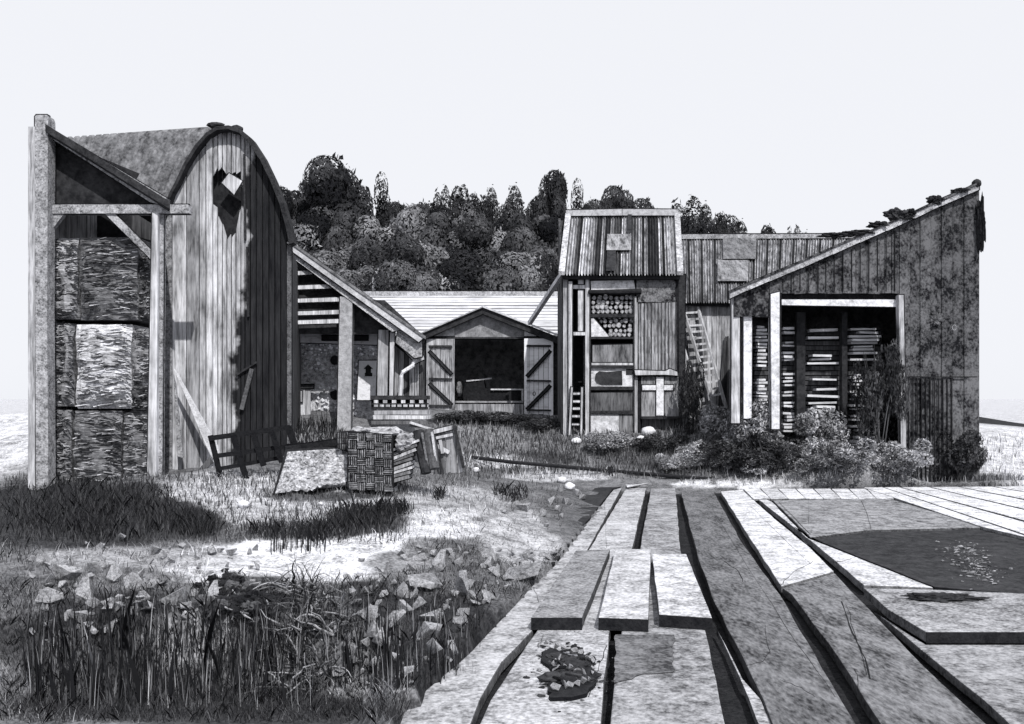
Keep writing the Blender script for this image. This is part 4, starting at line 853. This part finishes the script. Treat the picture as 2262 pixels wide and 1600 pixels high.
# short deck boards at the back, long deck at the right
for i in range(8):
    x0, x1 = 1642 + i * 39, 1642 + (i + 1) * 39 - 3; k = .36
    plank([(x0, 1080), (x1, 1079.5), (x1 + 24, 1101), (x0 + 22, 1102)], m_plank_pale, 'short pale deck board in the row behind the wide grey slab', th=.05, z=.03, tone=R(1.2, 1.5), cat='board', name='deck_board', group='short deck boards', jit=0)
for i, (a, b, c, d) in enumerate([((1908, 1077), (1950, 1076.5), (2290, 1192), (2168, 1163)), ((1953, 1076.5), (1985, 1076), (2330, 1172), (2292, 1189)), ((1990, 1076), (2050, 1076), (2340, 1145), (2332, 1168)), ((2056, 1076), (2115, 1075.5), (2350, 1122), (2341, 1142)), ((2121, 1075.5), (2190, 1075), (2360, 1104), (2352, 1119)), ((2196, 1075), (2330, 1074), (2400, 1090), (2362, 1102))]):
    plank([a, b, c, d], m_plank_pale, ['bright deck board at the near edge of the slanting deck on the right', 'second bright deck board from the near edge of the slanting deck', 'third bright deck board from the near edge of the slanting deck', 'fourth bright deck board from the near edge of the slanting deck', 'narrow deck board near the back of the slanting deck', 'rearmost deck board of the slanting deck by the bushes'][i], th=.06, z=.04, tone=1.5, cat='board', name='deck_board', group='slanting deck boards', jit=0)
plank([(1365, 1043), (1470, 1047), (1430, 1068), (1385, 1076)], m_plank_pale, 'pale pointed sheet lying flat at the far end of the planks', z=.06, th=.03, tone=1.2, cat='sheet', name='pale_sheet')
plank([(1346, 1052), (1378, 1074), (1353, 1080), (1285, 1166), (1222, 1246), (1196, 1225), (1232, 1150), (1290, 1098)], m_plank_dark, 'dark tarred sheet lying left of the far planks', z=.03, th=.05, tone=.9, cat='sheet', name='tarred_sheet')
m = MB(); P = [W(1024, 1008, 23.9), W(1130, 1021, 23.7), W(1344, 1040, 23.5), W(1450, 1049, 23.4), W(1545, 1057, 23.3), W(1720, 1061, 23.1)]
P = [Vector((p.x, p.y, p.z)) for p in P]
m.tube(P, .05, 7); tag(m.build('long_pipe', m_black), 'long thin black pipe lying across the yard behind the planks', 'pipe')
m = MB(); m.bar((1347, 1032), (1353, 1060), 7, 23.2, .14); tag(m.build('stake', m_black), 'short black stake at the pointed end of the tarred sheet', 'stake')
# charred heap on the pale plank
ch = thing('charred_heap', 'black charred heap of burnt wood with stones round it on the pale plank', 'heap', PL(1250, 1490))
cp = PL(1255, 1480)
def f(m):
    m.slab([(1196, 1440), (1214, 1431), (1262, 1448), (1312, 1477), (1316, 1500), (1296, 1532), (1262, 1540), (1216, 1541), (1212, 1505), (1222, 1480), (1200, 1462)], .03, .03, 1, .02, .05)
    for k in range(26):
        p = PL(R(1215, 1300), R(1450, 1530)); r = R(.03, .08); m.lump(p + Vector((0, 0, .03)), r * 1.3, r, r * .5, .6, 3, R(.8, 2.5))
sub('ash', m_black, ch, f)
def f(m):
    for k in range(420):
        q = PL(random.gauss(1250, 36), random.gauss(1486, 30), 0); s = .004 + .026 * random.random() ** 3; m.hull(q + Vector((0, 0, s * .3)), s * R(1, 1.8), s, s * .7, 8, R(.6, 3) if random.random() < .85 else 14)
sub('cinders', m_black, ch, f)['kind'] = 'stuff'
def f(m):
    for k in range(14):
        a = PL(R(1210, 1290), R(1440, 1525)); a.z = .05 + R(0, .03); an = R(-1.5, 1.5); l = R(.05, .14); m.beam(a, a + Vector((math.cos(an) * l, math.sin(an) * l, R(-.02, .02))), .018, .014, random.choice([.4, .7, 2]))
sub('burnt_stick', m_beam_dark, ch, f)
ring = [(1193, 1440), (1205, 1436), (1218, 1434), (1230, 1442), (1244, 1446), (1258, 1450), (1270, 1456), (1284, 1462), (1296, 1470), (1308, 1476), (1312, 1490), (1308, 1504), (1302, 1516), (1240, 1470), (1225, 1482), (1228, 1494), (1248, 1488), (1262, 1492), (1276, 1500), (1286, 1508), (1290, 1520), (1276, 1526), (1260, 1530), (1244, 1532), (1228, 1536)]

# ============================================================ ROCKS, one object each
rocks = []
for v in range(9):
    m = MB(); m.hull((0, 0, .35), R(.85, 1.1), R(.6, .9), R(.6, .95), random.choice([8, 9, 10, 12]), 1.0, .3); o = m.build('rock', m_rock, base=(0, 0, 0)); rocks.append(o)
first = [True] * 9
def rock(px, py, rpx, lab, group, mat=None, dark=None):
    p = gp(px, py + rpx * .5); s = 1.3 * rpx * p.y / F; k = random.randrange(9)
    o = rocks[k]
    if first[k]: first[k] = False
    else: o = copy_of(rocks[k], p)
    o.location = p + Vector((0, -.1 * s, .05 * s)); o.rotation_euler = (R(-.5, .5), R(-.5, .5), R(0, 6)); o.scale = (s, s, s * R(.9, 1.2))
    tag(o, lab, 'rock', group)
Lb = [(150, 1260, 42), (240, 1265, 30), (205, 1310, 32), (300, 1290, 26), (385, 1320, 28), (345, 1215, 18), (360, 1228, 12), (425, 1225, 20), (470, 1218, 16), (120, 1320, 25), (180, 1365, 25), (245, 1342, 15), (305, 1340, 15), (330, 1355, 18), (465, 1312, 24), (515, 1268, 15), (110, 1378, 14), (242, 1388, 22), (560, 1292, 16), (205, 1258, 22), (275, 1258, 18), (320, 1272, 18), (340, 1275, 14), (410, 1255, 10), (360, 1290, 12), (405, 1208, 12), (380, 1240, 12), (330, 1240, 12), (290, 1320, 10), (200, 1385, 14), (140, 1402, 10), (490, 1338, 12), (450, 1335, 10), (98, 1325, 14)]
for a in Lb: rock(*a, 'angular grey rock on the broken bank at the left front', 'rocks on the left bank')
rock(270, 1190, 16, 'small pale pointed rock alone on the dark turf above the left bank', 'single rocks')
Rb_ = [(972, 1247, 27), (922, 1257, 20), (887, 1307, 22), (884, 1338, 28), (925, 1338, 24), (959, 1362, 27), (815, 1360, 22), (872, 1374, 24), (815, 1397, 26), (837, 1407, 26), (787, 1432, 24), (837, 1475, 27), (875, 1460, 20), (900, 1485, 24), (1019, 1370, 15), (1072, 1322, 18), (940, 1300, 14), (905, 1285, 14), (868, 1290, 12), (850, 1310, 14), (1037, 1290, 18), (990, 1330, 12), (1050, 1332, 14), (780, 1310, 14), (815, 1300, 12), (1090, 1266, 14), (1120, 1300, 12), (860, 1420, 14), (760, 1430, 12), (985, 1460, 12), (930, 1232, 14), (955, 1225, 12)]
for a in Rb_: rock(*a, 'angular pale grey rock in the rubble left of the long planks', 'rubble left of the planks')
rock(944, 1284, 34, 'big faceted rock in the dark hollow at the top of the rubble', 'single rocks'); rock(1005, 1302, 35, 'big blunt five sided pale rock in the rubble left of the planks', 'single rocks'); rock(934, 1388, 40, 'largest wedge shaped rock low in the rubble', 'single rocks'); rock(953, 1437, 34, 'long grey rock beside the near end of the pale plank', 'single rocks'); rock(1003, 1431, 22, 'small pale rock touching the edge of the left pale plank', 'single rocks'); rock(1162, 1262, 40, 'pale rounded rock heap against the raised slabs', 'single rocks')
for a in [(1162, 1122, 18), (1272, 1088, 15), (1237, 1080, 11), (1218, 1108, 12), (1200, 1135, 12), (1250, 1108, 12), (1230, 1125, 9), (1262, 1120, 9), (1190, 1110, 9), (1240, 1140, 8), (1285, 1100, 9), (1205, 1160, 9), (1110, 1128, 10), (1145, 1115, 8), (1180, 1135, 9)]: rock(*a, 'small angular stone in the dark scatter beside the tarred sheet', 'stones by the tarred sheet')
for a in [(1069, 1216, 12), (1030, 1228, 9), (1010, 1215, 9), (990, 1218, 12), (1000, 1232, 10), (1045, 1240, 9), (1085, 1232, 9), (1100, 1216, 8), (1130, 1225, 10), (940, 1215, 8), (930, 1208, 8), (950, 1205, 8), (925, 1222, 8), (1140, 1240, 9), (1065, 1250, 8), (1080, 1208, 8), (1125, 1260, 9), (890, 1262, 9), (1210, 1232, 10), (1225, 1225, 9), (1240, 1230, 7), (1195, 1228, 8)]: rock(*a, 'small stone in the loose scatter between path and plank yard', 'loose small stones')
for k in range(80): rock(R(70, 590), 1200 + 215 * random.random() ** .8, R(5, 15), 'small angular stone half sunk in the dark grass of the front bank', 'small stones in the front bank')
for k in range(95): x = R(740, 1180); rock(x, R(1215, min(1520, 1560 - (x - 880) * 1.1)), R(5, 15), 'small angular stone among the bigger rubble left of the planks', 'small rubble left of the planks')
for x, y in ring:
    p = PL(x, y, .0); o = copy_of(random.choice(rocks), p, R(0, 6), R(.028, .05), 'small pale stone in the ring on the charred heap', 'stones round the charred heap'); o.location.z = .05; o['category'] = 'stone'
for i in range(9):
    if first[i]: bpy.data.objects.remove(rocks[i])
for x, y, r, lab in [(538, 1112, 11, 'smooth white stone in the grass below the black hurdle'), (1241, 1058, 9, 'egg shaped white stone left of the tarred sheet tip, upper of a pair'), (1258, 1072, 10, 'round white stone left of the tarred sheet tip, lower of a pair'), (1052, 1037, 7, 'small white stone by the long black pipe'), (1432, 950, 13, 'white sack like boulder at the dark foot of the cross panel'), (1416, 967, 8, 'round white ball of stone in front of the tower post'), (1273, 972, 9, 'pale grey boulder in the grass before the short ladder'), (708, 1113, 5, 'tiny white pebble under the rough sheet'), (795, 1262, 6, 'small white brick fragment on the bare path'), (820, 1210, 4, 'tiny white pebble on the bare path below the dark tufts'), (1880, 1020, 9, 'white round stone among the bushes at the wide opening')]:
    p = gp(x, y + r); s = r * p.y / F; m = MB(); m.lump(p + Vector((0, 0, s * .7)), s * 1.2, s, s * .85, .2, 3); tag(m.build('white_stone', m_white_stone, smooth=True), lab, 'stone')

# ============================================================ PLANTS
class Leaves:
    def __init__(s): s.v = []; s.f = []; s.t = []; s.n = 0
    def leaves(s, P, size, tone, cen=None):
        n = len(P); d = np.random.normal(size=(n, 3)); e = np.random.normal(size=(n, 3))
        if cen is not None:                               # leaves lie roughly along the clump's surface
            q = P - np.array(cen); q /= np.linalg.norm(q, axis=1)[:, None] + 1e-9; q = q + np.random.normal(size=(n, 3)) * .24; q /= np.linalg.norm(q, axis=1)[:, None]
            d -= q * (d * q).sum(1)[:, None]; e = np.cross(q, d)
        d /= np.linalg.norm(d, axis=1)[:, None] + 1e-9
        e -= d * (d * e).sum(1)[:, None]; e /= np.linalg.norm(e, axis=1)[:, None] + 1e-9
        sz = size * np.random.uniform(.5, 1.3, (n, 1)); a = d * sz; b = e * sz * .45
        q = np.stack([P - a, P + b - a * .1, P + a, P - b - a * .1], 1); s.v.append(q.reshape(-1, 3)); s.f.append(np.arange(n * 4).reshape(n, 4) + s.n); s.t.append(np.broadcast_to(tone, (n,)) * np.random.uniform(.75, 1.25, n)); s.n += n * 4
    def blades(s, P, h, w_, lean, tone):
        n = len(P); a = np.random.uniform(0, 6.283, n); dx = np.stack([np.cos(a), np.sin(a), 0 * a], 1); b = np.random.uniform(0, 6.283, n); l = np.stack([np.cos(b), np.sin(b), 0 * b], 1) * (lean * h)[:, None] * np.random.uniform(.2, 1, (n, 1))
        up = np.array([0, 0, 1.]) * h[:, None]; w2 = dx * w_[:, None] / 2
        q = np.stack([P - w2, P + w2, P + w2 * .6 + l * .4 + up * .6, P + l + up], 1); q2 = np.stack([P - w2 * .6 + l * .4 + up * .6], 1)
        s.v.append(np.concatenate([q, q2], 1).reshape(-1, 3)); s.f.append(np.array([[0, 1, 2, 3, 4]]) + (np.arange(n) * 5)[:, None] + s.n); s.t.append(tone * np.ones(n)); s.n += n * 5
    def build(s, name, mat, parent=None):
        V_ = np.concatenate(s.v); me = bpy.data.meshes.new(name); k = [f.shape[1] for f in s.f]; idx = np.concatenate([f.ravel() for f in s.f]).astype(np.int32)
        tot = np.concatenate([np.full(len(f), f.shape[1]) for f in s.f]); st = np.concatenate([[0], np.cumsum(tot)[:-1]]).astype(np.int32)
        me.vertices.add(len(V_)); me.vertices.foreach_set('co', V_.astype(np.float32).ravel()); me.loops.add(len(idx)); me.loops.foreach_set('vertex_index', idx); me.polygons.add(len(tot)); me.polygons.foreach_set('loop_start', st)
        me.update(calc_edges=True); at = me.attributes.new('tone', 'FLOAT', 'FACE'); at.data.foreach_set('value', np.concatenate(s.t).astype(np.float32)); me.materials.append(mat)
        o = bpy.data.objects.new(name, me); C.objects.link(o)
        if parent: o.parent = parent
        return o
def sphere_pts(n, c, r, lo=.55):
    d = np.random.normal(size=(n, 3)); d /= np.linalg.norm(d, axis=1)[:, None]; return np.array(c) + d * np.array(r) * (np.random.uniform(lo, 1, (n, 1)) ** .5)
# -- trees: height 10 proto, crown from z 1.5
def tree_proto(kind):
    t = thing('broad_tree', '', 'tree', (0, 0, 0)); L_ = Leaves()
    if kind == 'column': cl = [((R(-.3, .3), R(-.3, .3), z), (.8 * (1.1 - z / 12), .8, 1.0)) for z in np.arange(2, 9.6, .55)]
    elif kind == 'spiky':
        cl = [((R(-2, 2), R(-1.6, 1.6), R(2, 6.3)), (R(1, 1.8), R(1, 1.5), R(.9, 1.7))) for _ in range(18)]
        for _ in range(6): x = R(-2.0, 2.0); cl.append(((x, R(-1, 1), R(6.2, 7.8) - abs(x) * .3), (R(.6, 1.0), .6, R(.8, 1.7))))
    else: cl = [((R(-2.4, 2.4) * (1 - abs(z - 4.5) / 9), R(-2, 2) * (1 - abs(z - 4.5) / 9), z), (R(.8, 1.7), R(.9, 1.5), R(.7, 1.4))) for z in np.random.uniform(1.8, 8.7, 28)]
    tt = R(.7, 1.35)
    for c, r in cl:
        tone = random.choice([.2, .35, .7, 1.0, 1.3, 1.8, 3.2, 5.0]) * tt
        if kind in ('round', 'spiky') and tone > 1.8 and c[2] > 6.8: tone = .9
        if kind == 'column': tone = .7
        tone *= .6 if kind in ('spiky', 'round', 'column') else .68
        n = int(640 * (r[0] * r[2]) + 80); L_.leaves(sphere_pts(n, c, r, .86), .14, tone, c)
        k = int(22 * r[0]); L_.leaves(sphere_pts(k, c, [q * 1.15 for q in r], .9), .2, tone)
    o = L_.build('crown', m_leaf, t); t['_h'] = float(np.concatenate(L_.v)[:, 2].max())
    m = MB(); m.tube([(0, 0, -.6), (.1, 0, 2), (-.05, .1, 5), (0, 0, 7.5)], [.28, .22, .13, .04], 7)
    for _ in range(6): z = R(2, 5); a = R(0, 6.28); m.tube([(0, 0, z), (math.cos(a) * .8, math.sin(a) * .8, z + .8), (math.cos(a) * 1.6, math.sin(a) * 1.5, z + 1.9)], [.1, .06, .02], 5)
    m.build('trunk', m_bark, t)
    return t
TP = {k: [tree_proto(k) for _ in range(n)] for k, n in (('round', 6), ('spiky', 4), ('column', 1), ('mid', 7))}
used = set()
def tree(px, ytop, D, kind, wpx, lab, group='trees on the hill'):
    x = (px - CX) * D / F; zb = float(gz(x, D)) - .3; zt = H - (ytop - HY) * D / F; h = zt - zb; pr = random.choice(TP[kind])
    o = pr if id(pr) not in used else copy_of(pr, (0, 0, 0)); used.add(id(pr)); s = h / pr['_h']; sx = wpx * D / F / (4.6 if kind != 'column' else 1.7)
    o.location = (x, D, zb); o.scale = (sx, sx, s); o.rotation_euler = (0, 0, R(0, 6.28) if kind != 'spiky' else R(-.5, .5)); tag(o, lab, 'tree', group)
    o.name = {'mid': 'leafy_tree', 'round': 'broad_tree', 'spiky': 'spiky_tree', 'column': 'slim_tree'}[kind]
tree(735, 333, 62, 'round', 150, 'tallest dark tree of the hill, standing right behind the arched barn')
tree(846, 380, 66, 'column', 34, 'slim finger like tree standing alone right of the tallest tree')
tree(1222, 374, 66, 'round', 75, 'tall dark tree on the skyline just left of the tower roof')
tree(1278, 394, 66, 'column', 28, 'slim tree on the skyline above the left end of the tower roof')
tree(1372, 404, 64, 'round', 105, 'bushy round tree on the skyline above the middle of the tower roof')
tree(1490, 426, 60, 'spiky', 130, 'spiky tree on the skyline above the right corner of the tower roof'); tree(1560, 440, 60, 'spiky', 85, 'spiky tree on the skyline between tower and the grey corrugated roof')
for a in [(640, 412, 64, 110), (690, 400, 66, 90), (790, 420, 66, 100), (880, 436, 68, 90), (930, 446, 68, 90), (1000, 402, 66, 90), (960, 405, 66, 70), (1060, 425, 66, 80), (1095, 405, 68, 70), (1150, 400, 66, 90), (1190, 430, 66, 70), (1310, 430, 66, 90), (1430, 432, 66, 90)]:
    tree(*a[:3], 'spiky' if a[0] in (960, 1000, 1060, 1095, 1150, 690) else 'round', a[3], 'dark tree on the wooded skyline between the arched barn and the tower')
for a in [(1605, 468, 62, 90), (1650, 480, 62, 80), (1700, 495, 60, 80), (1745, 492, 60, 60), (1790, 505, 60, 60), (1840, 512, 60, 60), (1630, 485, 58, 70)]: tree(*a[:3], 'spiky', a[3], 'low dark tree peeping over the ridge of the grey corrugated roof')
for i in range(11): tree(650 + i * 56 + R(-12, 12), 462 + R(-14, 22), 58, 'mid', R(110, 150), 'dark leafy tree half way up the wooded hill')
for i in range(10): tree(660 + i * 64 + R(-14, 14), 535 + R(-20, 20), 53, 'mid', R(120, 160), 'mottled leafy tree low on the hill right behind the long pale roof')
for i in range(9): tree(640 + i * 68 + R(-14, 14), 585 + R(-12, 14), 50, 'mid', R(120, 150), 'low leafy tree just above the ridge of the long pale roof')
for i in range(5): tree(1540 + i * 60, 520, 55, 'round', 100, 'dark tree hidden low behind the grey corrugated roof')
for k in TP:
    for p in TP[k]:
        if id(p) not in used:
            for c_ in list(p.children): bpy.data.objects.remove(c_)
            bpy.data.objects.remove(p)
# -- shrubs
def shrub_proto(dk=1.0):
    t = thing('shrub', '', 'shrub', (0, 0, 0)); L_ = Leaves()
    for _ in range(20):
        c = (R(-.7, .7), R(-.5, .5), R(.2, .95)); r = (R(.2, .4),) * 2 + (R(.18, .34),)
        L_.leaves(sphere_pts(220, c, r), .05, dk * random.choice([.35, .6, .9, 1.2, 1.5]))
    L_.build('foliage', m_shrub, t); m = MB()
    for _ in range(9): a = R(0, 6.28); m.tube([(R(-.1, .1), 0, -.15), (math.cos(a) * .3, math.sin(a) * .3, .4), (math.cos(a) * .6, math.sin(a) * .5, R(.7, 1.25))], [.025, .018, .006], 5)
    m.build('stems', m_bark, t); return t
SP = [shrub_proto() for _ in range(4)]; SD = [shrub_proto(.22) for _ in range(3)]; su = set()
def shrub(px, py, wpx, hpx, lab, D=None):
    p = gp(px, py) if D is None else W(px, py, D); pr = random.choice(SD if 'dark' in lab else SP); o = pr if id(pr) not in su else copy_of(pr, p); su.add(id(pr))
    o.location = p; s = 1.3 * wpx * p.y / F / 2.0; o.scale = (s, s, 1.3 * hpx * p.y / F / 1.2); o.rotation_euler = (0, 0, R(0, 6)); tag(o, lab, 'shrub', 'shrubs before the big barn')
for a in [(1660, 985, 120, 80, 'pale shrub at the foot of the two white posts'), (1745, 985, 130, 85, 'broad pale shrub before the left half of the wide opening'), (1815, 1000, 120, 75, 'pale shrub under the middle board stack'), (1590, 985, 110, 70, 'grey shrub at the foot of the long ladder'), (1525, 960, 60, 130, 'dark climbing shrub at the right corner of the tower'), (1920, 1010, 130, 110, 'dark shrub swallowing the bottom of the ragged stack'), (2050, 1050, 130, 70, 'shrub at the foot of the rusty right wall'), (2125, 1062, 110, 90, 'dark shrub in the corner of the rusty right wall'), (1700, 1040, 150, 55, 'low dark shrub behind the short deck boards'), (1850, 1045, 150, 55, 'low tangled shrub before the wide opening'), (1590, 1035, 130, 50, 'low dark shrub near the black pipe'), (1980, 1055, 130, 60, 'low shrub in front of the barn jamb'), (1460, 1000, 110, 35, 'low dark shrub before the cross panel'), (1350, 1000, 110, 35, 'low shrub before the white base panel of the tower'), (1190, 950, 110, 22, 'low dark shrub below the whitewashed door'), (1110, 935, 110, 22, 'low dark shrub before the barn doorway'), (1020, 935, 110, 22, 'low dark shrub below the grey ledged door')]: shrub(*a)
for k in range(12): shrub(1500 + k * 56 + R(-15, 15), R(1015, 1062), R(60, 100), R(28, 50), 'low tangled bramble clump along the foot of the big barn'); bpy.context.view_layer.update()
shrub(1945, 985, 95, 180, 'tall dark ivy like shrub climbing the right side of the wide opening', 22.8)
for p in SP + SD:
    if id(p) not in su:
        for c_ in list(p.children): bpy.data.objects.remove(c_)
        bpy.data.objects.remove(p)
# -- grass, stalks (too many to count)
G = Leaves()
def scatter(n, box, h, wd, tone, lean=.5, keep=None):
    px = np.random.uniform(box[0], box[2], n); py = np.random.uniform(box[1], box[3], n); x, d, z, ok = gpn(px, py)
    k = ok & ~inpoly(px, py, PLREG) & ~inpoly(CX + x * F / d, HY + H * F / d, PLREG)
    if keep is not None: k &= keep(px, py)
    x, d, z = x[k], d[k], z[k]; m_ = len(x); st = soil_tone(x, d, z)
    G.blades(np.stack([x, d, z - .02], 1), np.random.uniform(h[0], h[1], m_), np.random.uniform(wd[0], wd[1], m_) * (d / 12), lean, (np.random.choice(tone, m_)) * (st * 1.2 + .01 if max(tone) > .3 else 1))
path = lambda px, py: ((((px - 690) / 270) ** 2 + ((py - 1240) / 46) ** 2) > 1 + np.random.uniform(-.35, .35, len(px))) & ((((px - 1150) / 90) ** 2 + ((py - 1190) / 60) ** 2) > 1)
scatter(9000, (0, 1050, 1240, 1330), (.04, .14), (.007, .016), [.25, .5, .9, 1.5], .9, keep=path)
scatter(700, (940, 1080, 1240, 1240), (.03, .10), (.005, .012), [.02, .05, .4, .9], .8)
scatter(2600, (440, 1040, 1040, 1100), (.05, .14), (.006, .014), [.2, .5, 1.0, 1.7], .7)
scatter(14000, (0, 1290, 1080, 1600), (.04, .15), (.004, .010), [.008, .015, .03, .06], 1.1)
scatter(3000, (700, 1200, 1240, 1330), (.03, .10), (.005, .012), [.01, .02, .05], 1.0, keep=path)
scatter(3500, (30, 1050, 900, 1200), (.06, .18), (.008, .02), [.03, .06, .1], keep=path)
scatter(4000, (960, 925, 1560, 1060), (.10, .26), (.008, .016), [.25, .45, .7, 1.4])
scatter(2600, (960, 925, 1560, 1050), (.12, .28), (.008, .016), [.02, .04, .06])
scatter(2500, (1500, 960, 2262, 1075), (.10, .25), (.008, .018), [.3, .7, 1.2, 1.8])
scatter(3500, (0, 1500, 1000, 1600), (.04, .13), (.004, .010), [.01, .02, .05], 1.1)
scatter(900, (640, 940, 760, 1000), (.10, .3), (.01, .02), [.03, .06, .4])
scatter(3500, (0, 1400, 900, 1600), (.04, .13), (.005, .011), [.6, 1.0, 1.8, 3.0], 1.0)
scatter(5000, (-900, 1060, 0, 1600), (.05, .16), (.006, .014), [.3, .7, 1.2, 1.8], 1.0)
scatter(1500, (-500, 1060, 60, 1250), (.06, .18), (.006, .014), [.02, .05], .8)
scatter(900, (2150, 1060, 2262, 1090), (.1, .25), (.01, .02), [.6, 1.2])
for cx, cy, rx, ry, n in [(800, 1150, 75, 32, 1500), (720, 1180, 60, 26, 600), (870, 1130, 45, 14, 500), (430, 1165, 60, 24, 1300), (620, 1180, 90, 16, 700), (210, 1135, 200, 66, 4200), (1130, 1095, 40, 18, 300), (970, 1100, 14, 8, 120)]:
    scatter(n, (cx - rx, cy - ry, cx + rx, cy + ry), (.10, .26), (.010, .02), [.012, .02, .03, .06], .8, lambda px, py: (((px - cx) / rx) ** 2 + ((py - cy) / ry) ** 2) < np.random.uniform(.1, 1.2, len(px)))
o = G.build('grass', m_grass); tag(o, kind='stuff')
G = Leaves()
def stalks(n, x0, x1, y0, y1, h, tone, wd=(.006, .02), lean=.18):
    px = np.random.uniform(x0, x1, n); py = np.random.uniform(y0, y1, n); x, d, z, ok = gpn(px, py)
    G.blades(np.stack([x, d - .05, z - .03], 1), np.random.uniform(h[0], h[1], n), np.random.uniform(*wd, n), lean, np.random.choice(tone, n))
stalks(900, 62, 700, 1390, 1560, (.08, .45), [.008, .012, .02, .03, .06], (.004, .012), .22); stalks(50, 65, 660, 1470, 1560, (.2, .6), [.010, .014, .02], (.02, .05), .4); stalks(60, 65, 660, 1450, 1560, (.4, .85), [.010, .014, .02], (.008, .02), .3); stalks(400, 65, 700, 1400, 1570, (.1, .45), [.06, .12, .25, .45], (.004, .012), .2)
stalks(500, 720, 1060, 1360, 1530, (.08, .4), [.010, .02, .03, .25], (.004, .012)); stalks(30, 760, 960, 1440, 1530, (.2, .5), [.012], (.015, .04)); stalks(60, 600, 720, 1200, 1225, (.25, .55), [.012, .02]); stalks(40, 860, 905, 1120, 1150, (.15, .3), [.012, .02]); stalks(70, 640, 745, 950, 985, (.3, .8), [.015, .03], (.01, .03))
o = G.build('dry_stalks', m_grass); tag(o, kind='stuff')
# -- dead shrub and driftwood on the front bank
def tangle(name, lab, cat, spots, n, mat, tones, seglen, rad, spread):
    m = MB()
    for _ in range(n):
        px, py = random.choice(spots); p = gp(px + R(-spread, spread), py + R(-spread * .4, spread * .4)); d = Vector((R(-1, 1), R(-.5, .1), R(.2, 1.2))).normalized(); pts = [p + Vector((0, 0, -.03))]; r0 = R(*rad)
        for s in range(6):
            d = (d + Vector((R(-.6, .6), R(-.4, .3), R(-.5, .35)))).normalized(); q = pts[-1] + d * R(*seglen); q.z = max(q.z, float(gz(q.x, q.y)) + .01); pts.append(q)
        m.tube(pts, [r0 * (1 - .13 * i) for i in range(7)], 6, random.choice(tones))
    tag(m.build(name, mat), lab, cat)
tangle('dead_shrub', 'tangled dead shrub of twisted bare roots on the front bank', 'shrub', [(640, 1300), (690, 1310), (690, 1360), (655, 1420), (690, 1490), (650, 1520), (720, 1340), (730, 1400)], 170, m_beam, [.12, .2, .35, .6, 1.2], (.04, .10), (.004, .016), 34)
dh = thing('driftwood_heap', 'black heap of charred roots on the front bank left of the dead shrub', 'heap', gp(530, 1345))
def f(m):
    for x, y, r in [(490, 1275, .11), (515, 1290, .14), (545, 1310, .15), (575, 1315, .12), (600, 1315, .10), (500, 1330, .13), (480, 1360, .10), (530, 1360, .12), (560, 1360, .09), (470, 1310, .08)]:
        for q in range(6):
            p = gp(x + R(-26, 26), y + R(-22, 22)); k = r * R(.2, .5); m.lump(p + Vector((0, -.05, .02)), k * R(.8, 1.8), k, k * R(.7, 1.3), .6, 3, random.choice([.6, 1, 1, 1.5, 5]), 1.8)
sub('charred_root', m_black, dh, f)
def f(m):
    for k in range(40):
        p = gp(R(470, 610), R(1285, 1375)) + Vector((0, -.10, .06)); d = Vector((R(-.5, .5), R(-.1, .1), R(-1, .2))).normalized() * R(.04, .14); m.tube([p, p + d * .5 + Vector((R(-.02, .02), -.02, 0)), p + d], [.007, .010, .004], 5, random.choice([.5, 1, 3, 9]))
sub('twig', m_beam_dark, dh, f)
for o in bpy.data.objects:
    for k in ('_o', '_h'):
        if k in o.keys(): del o[k]
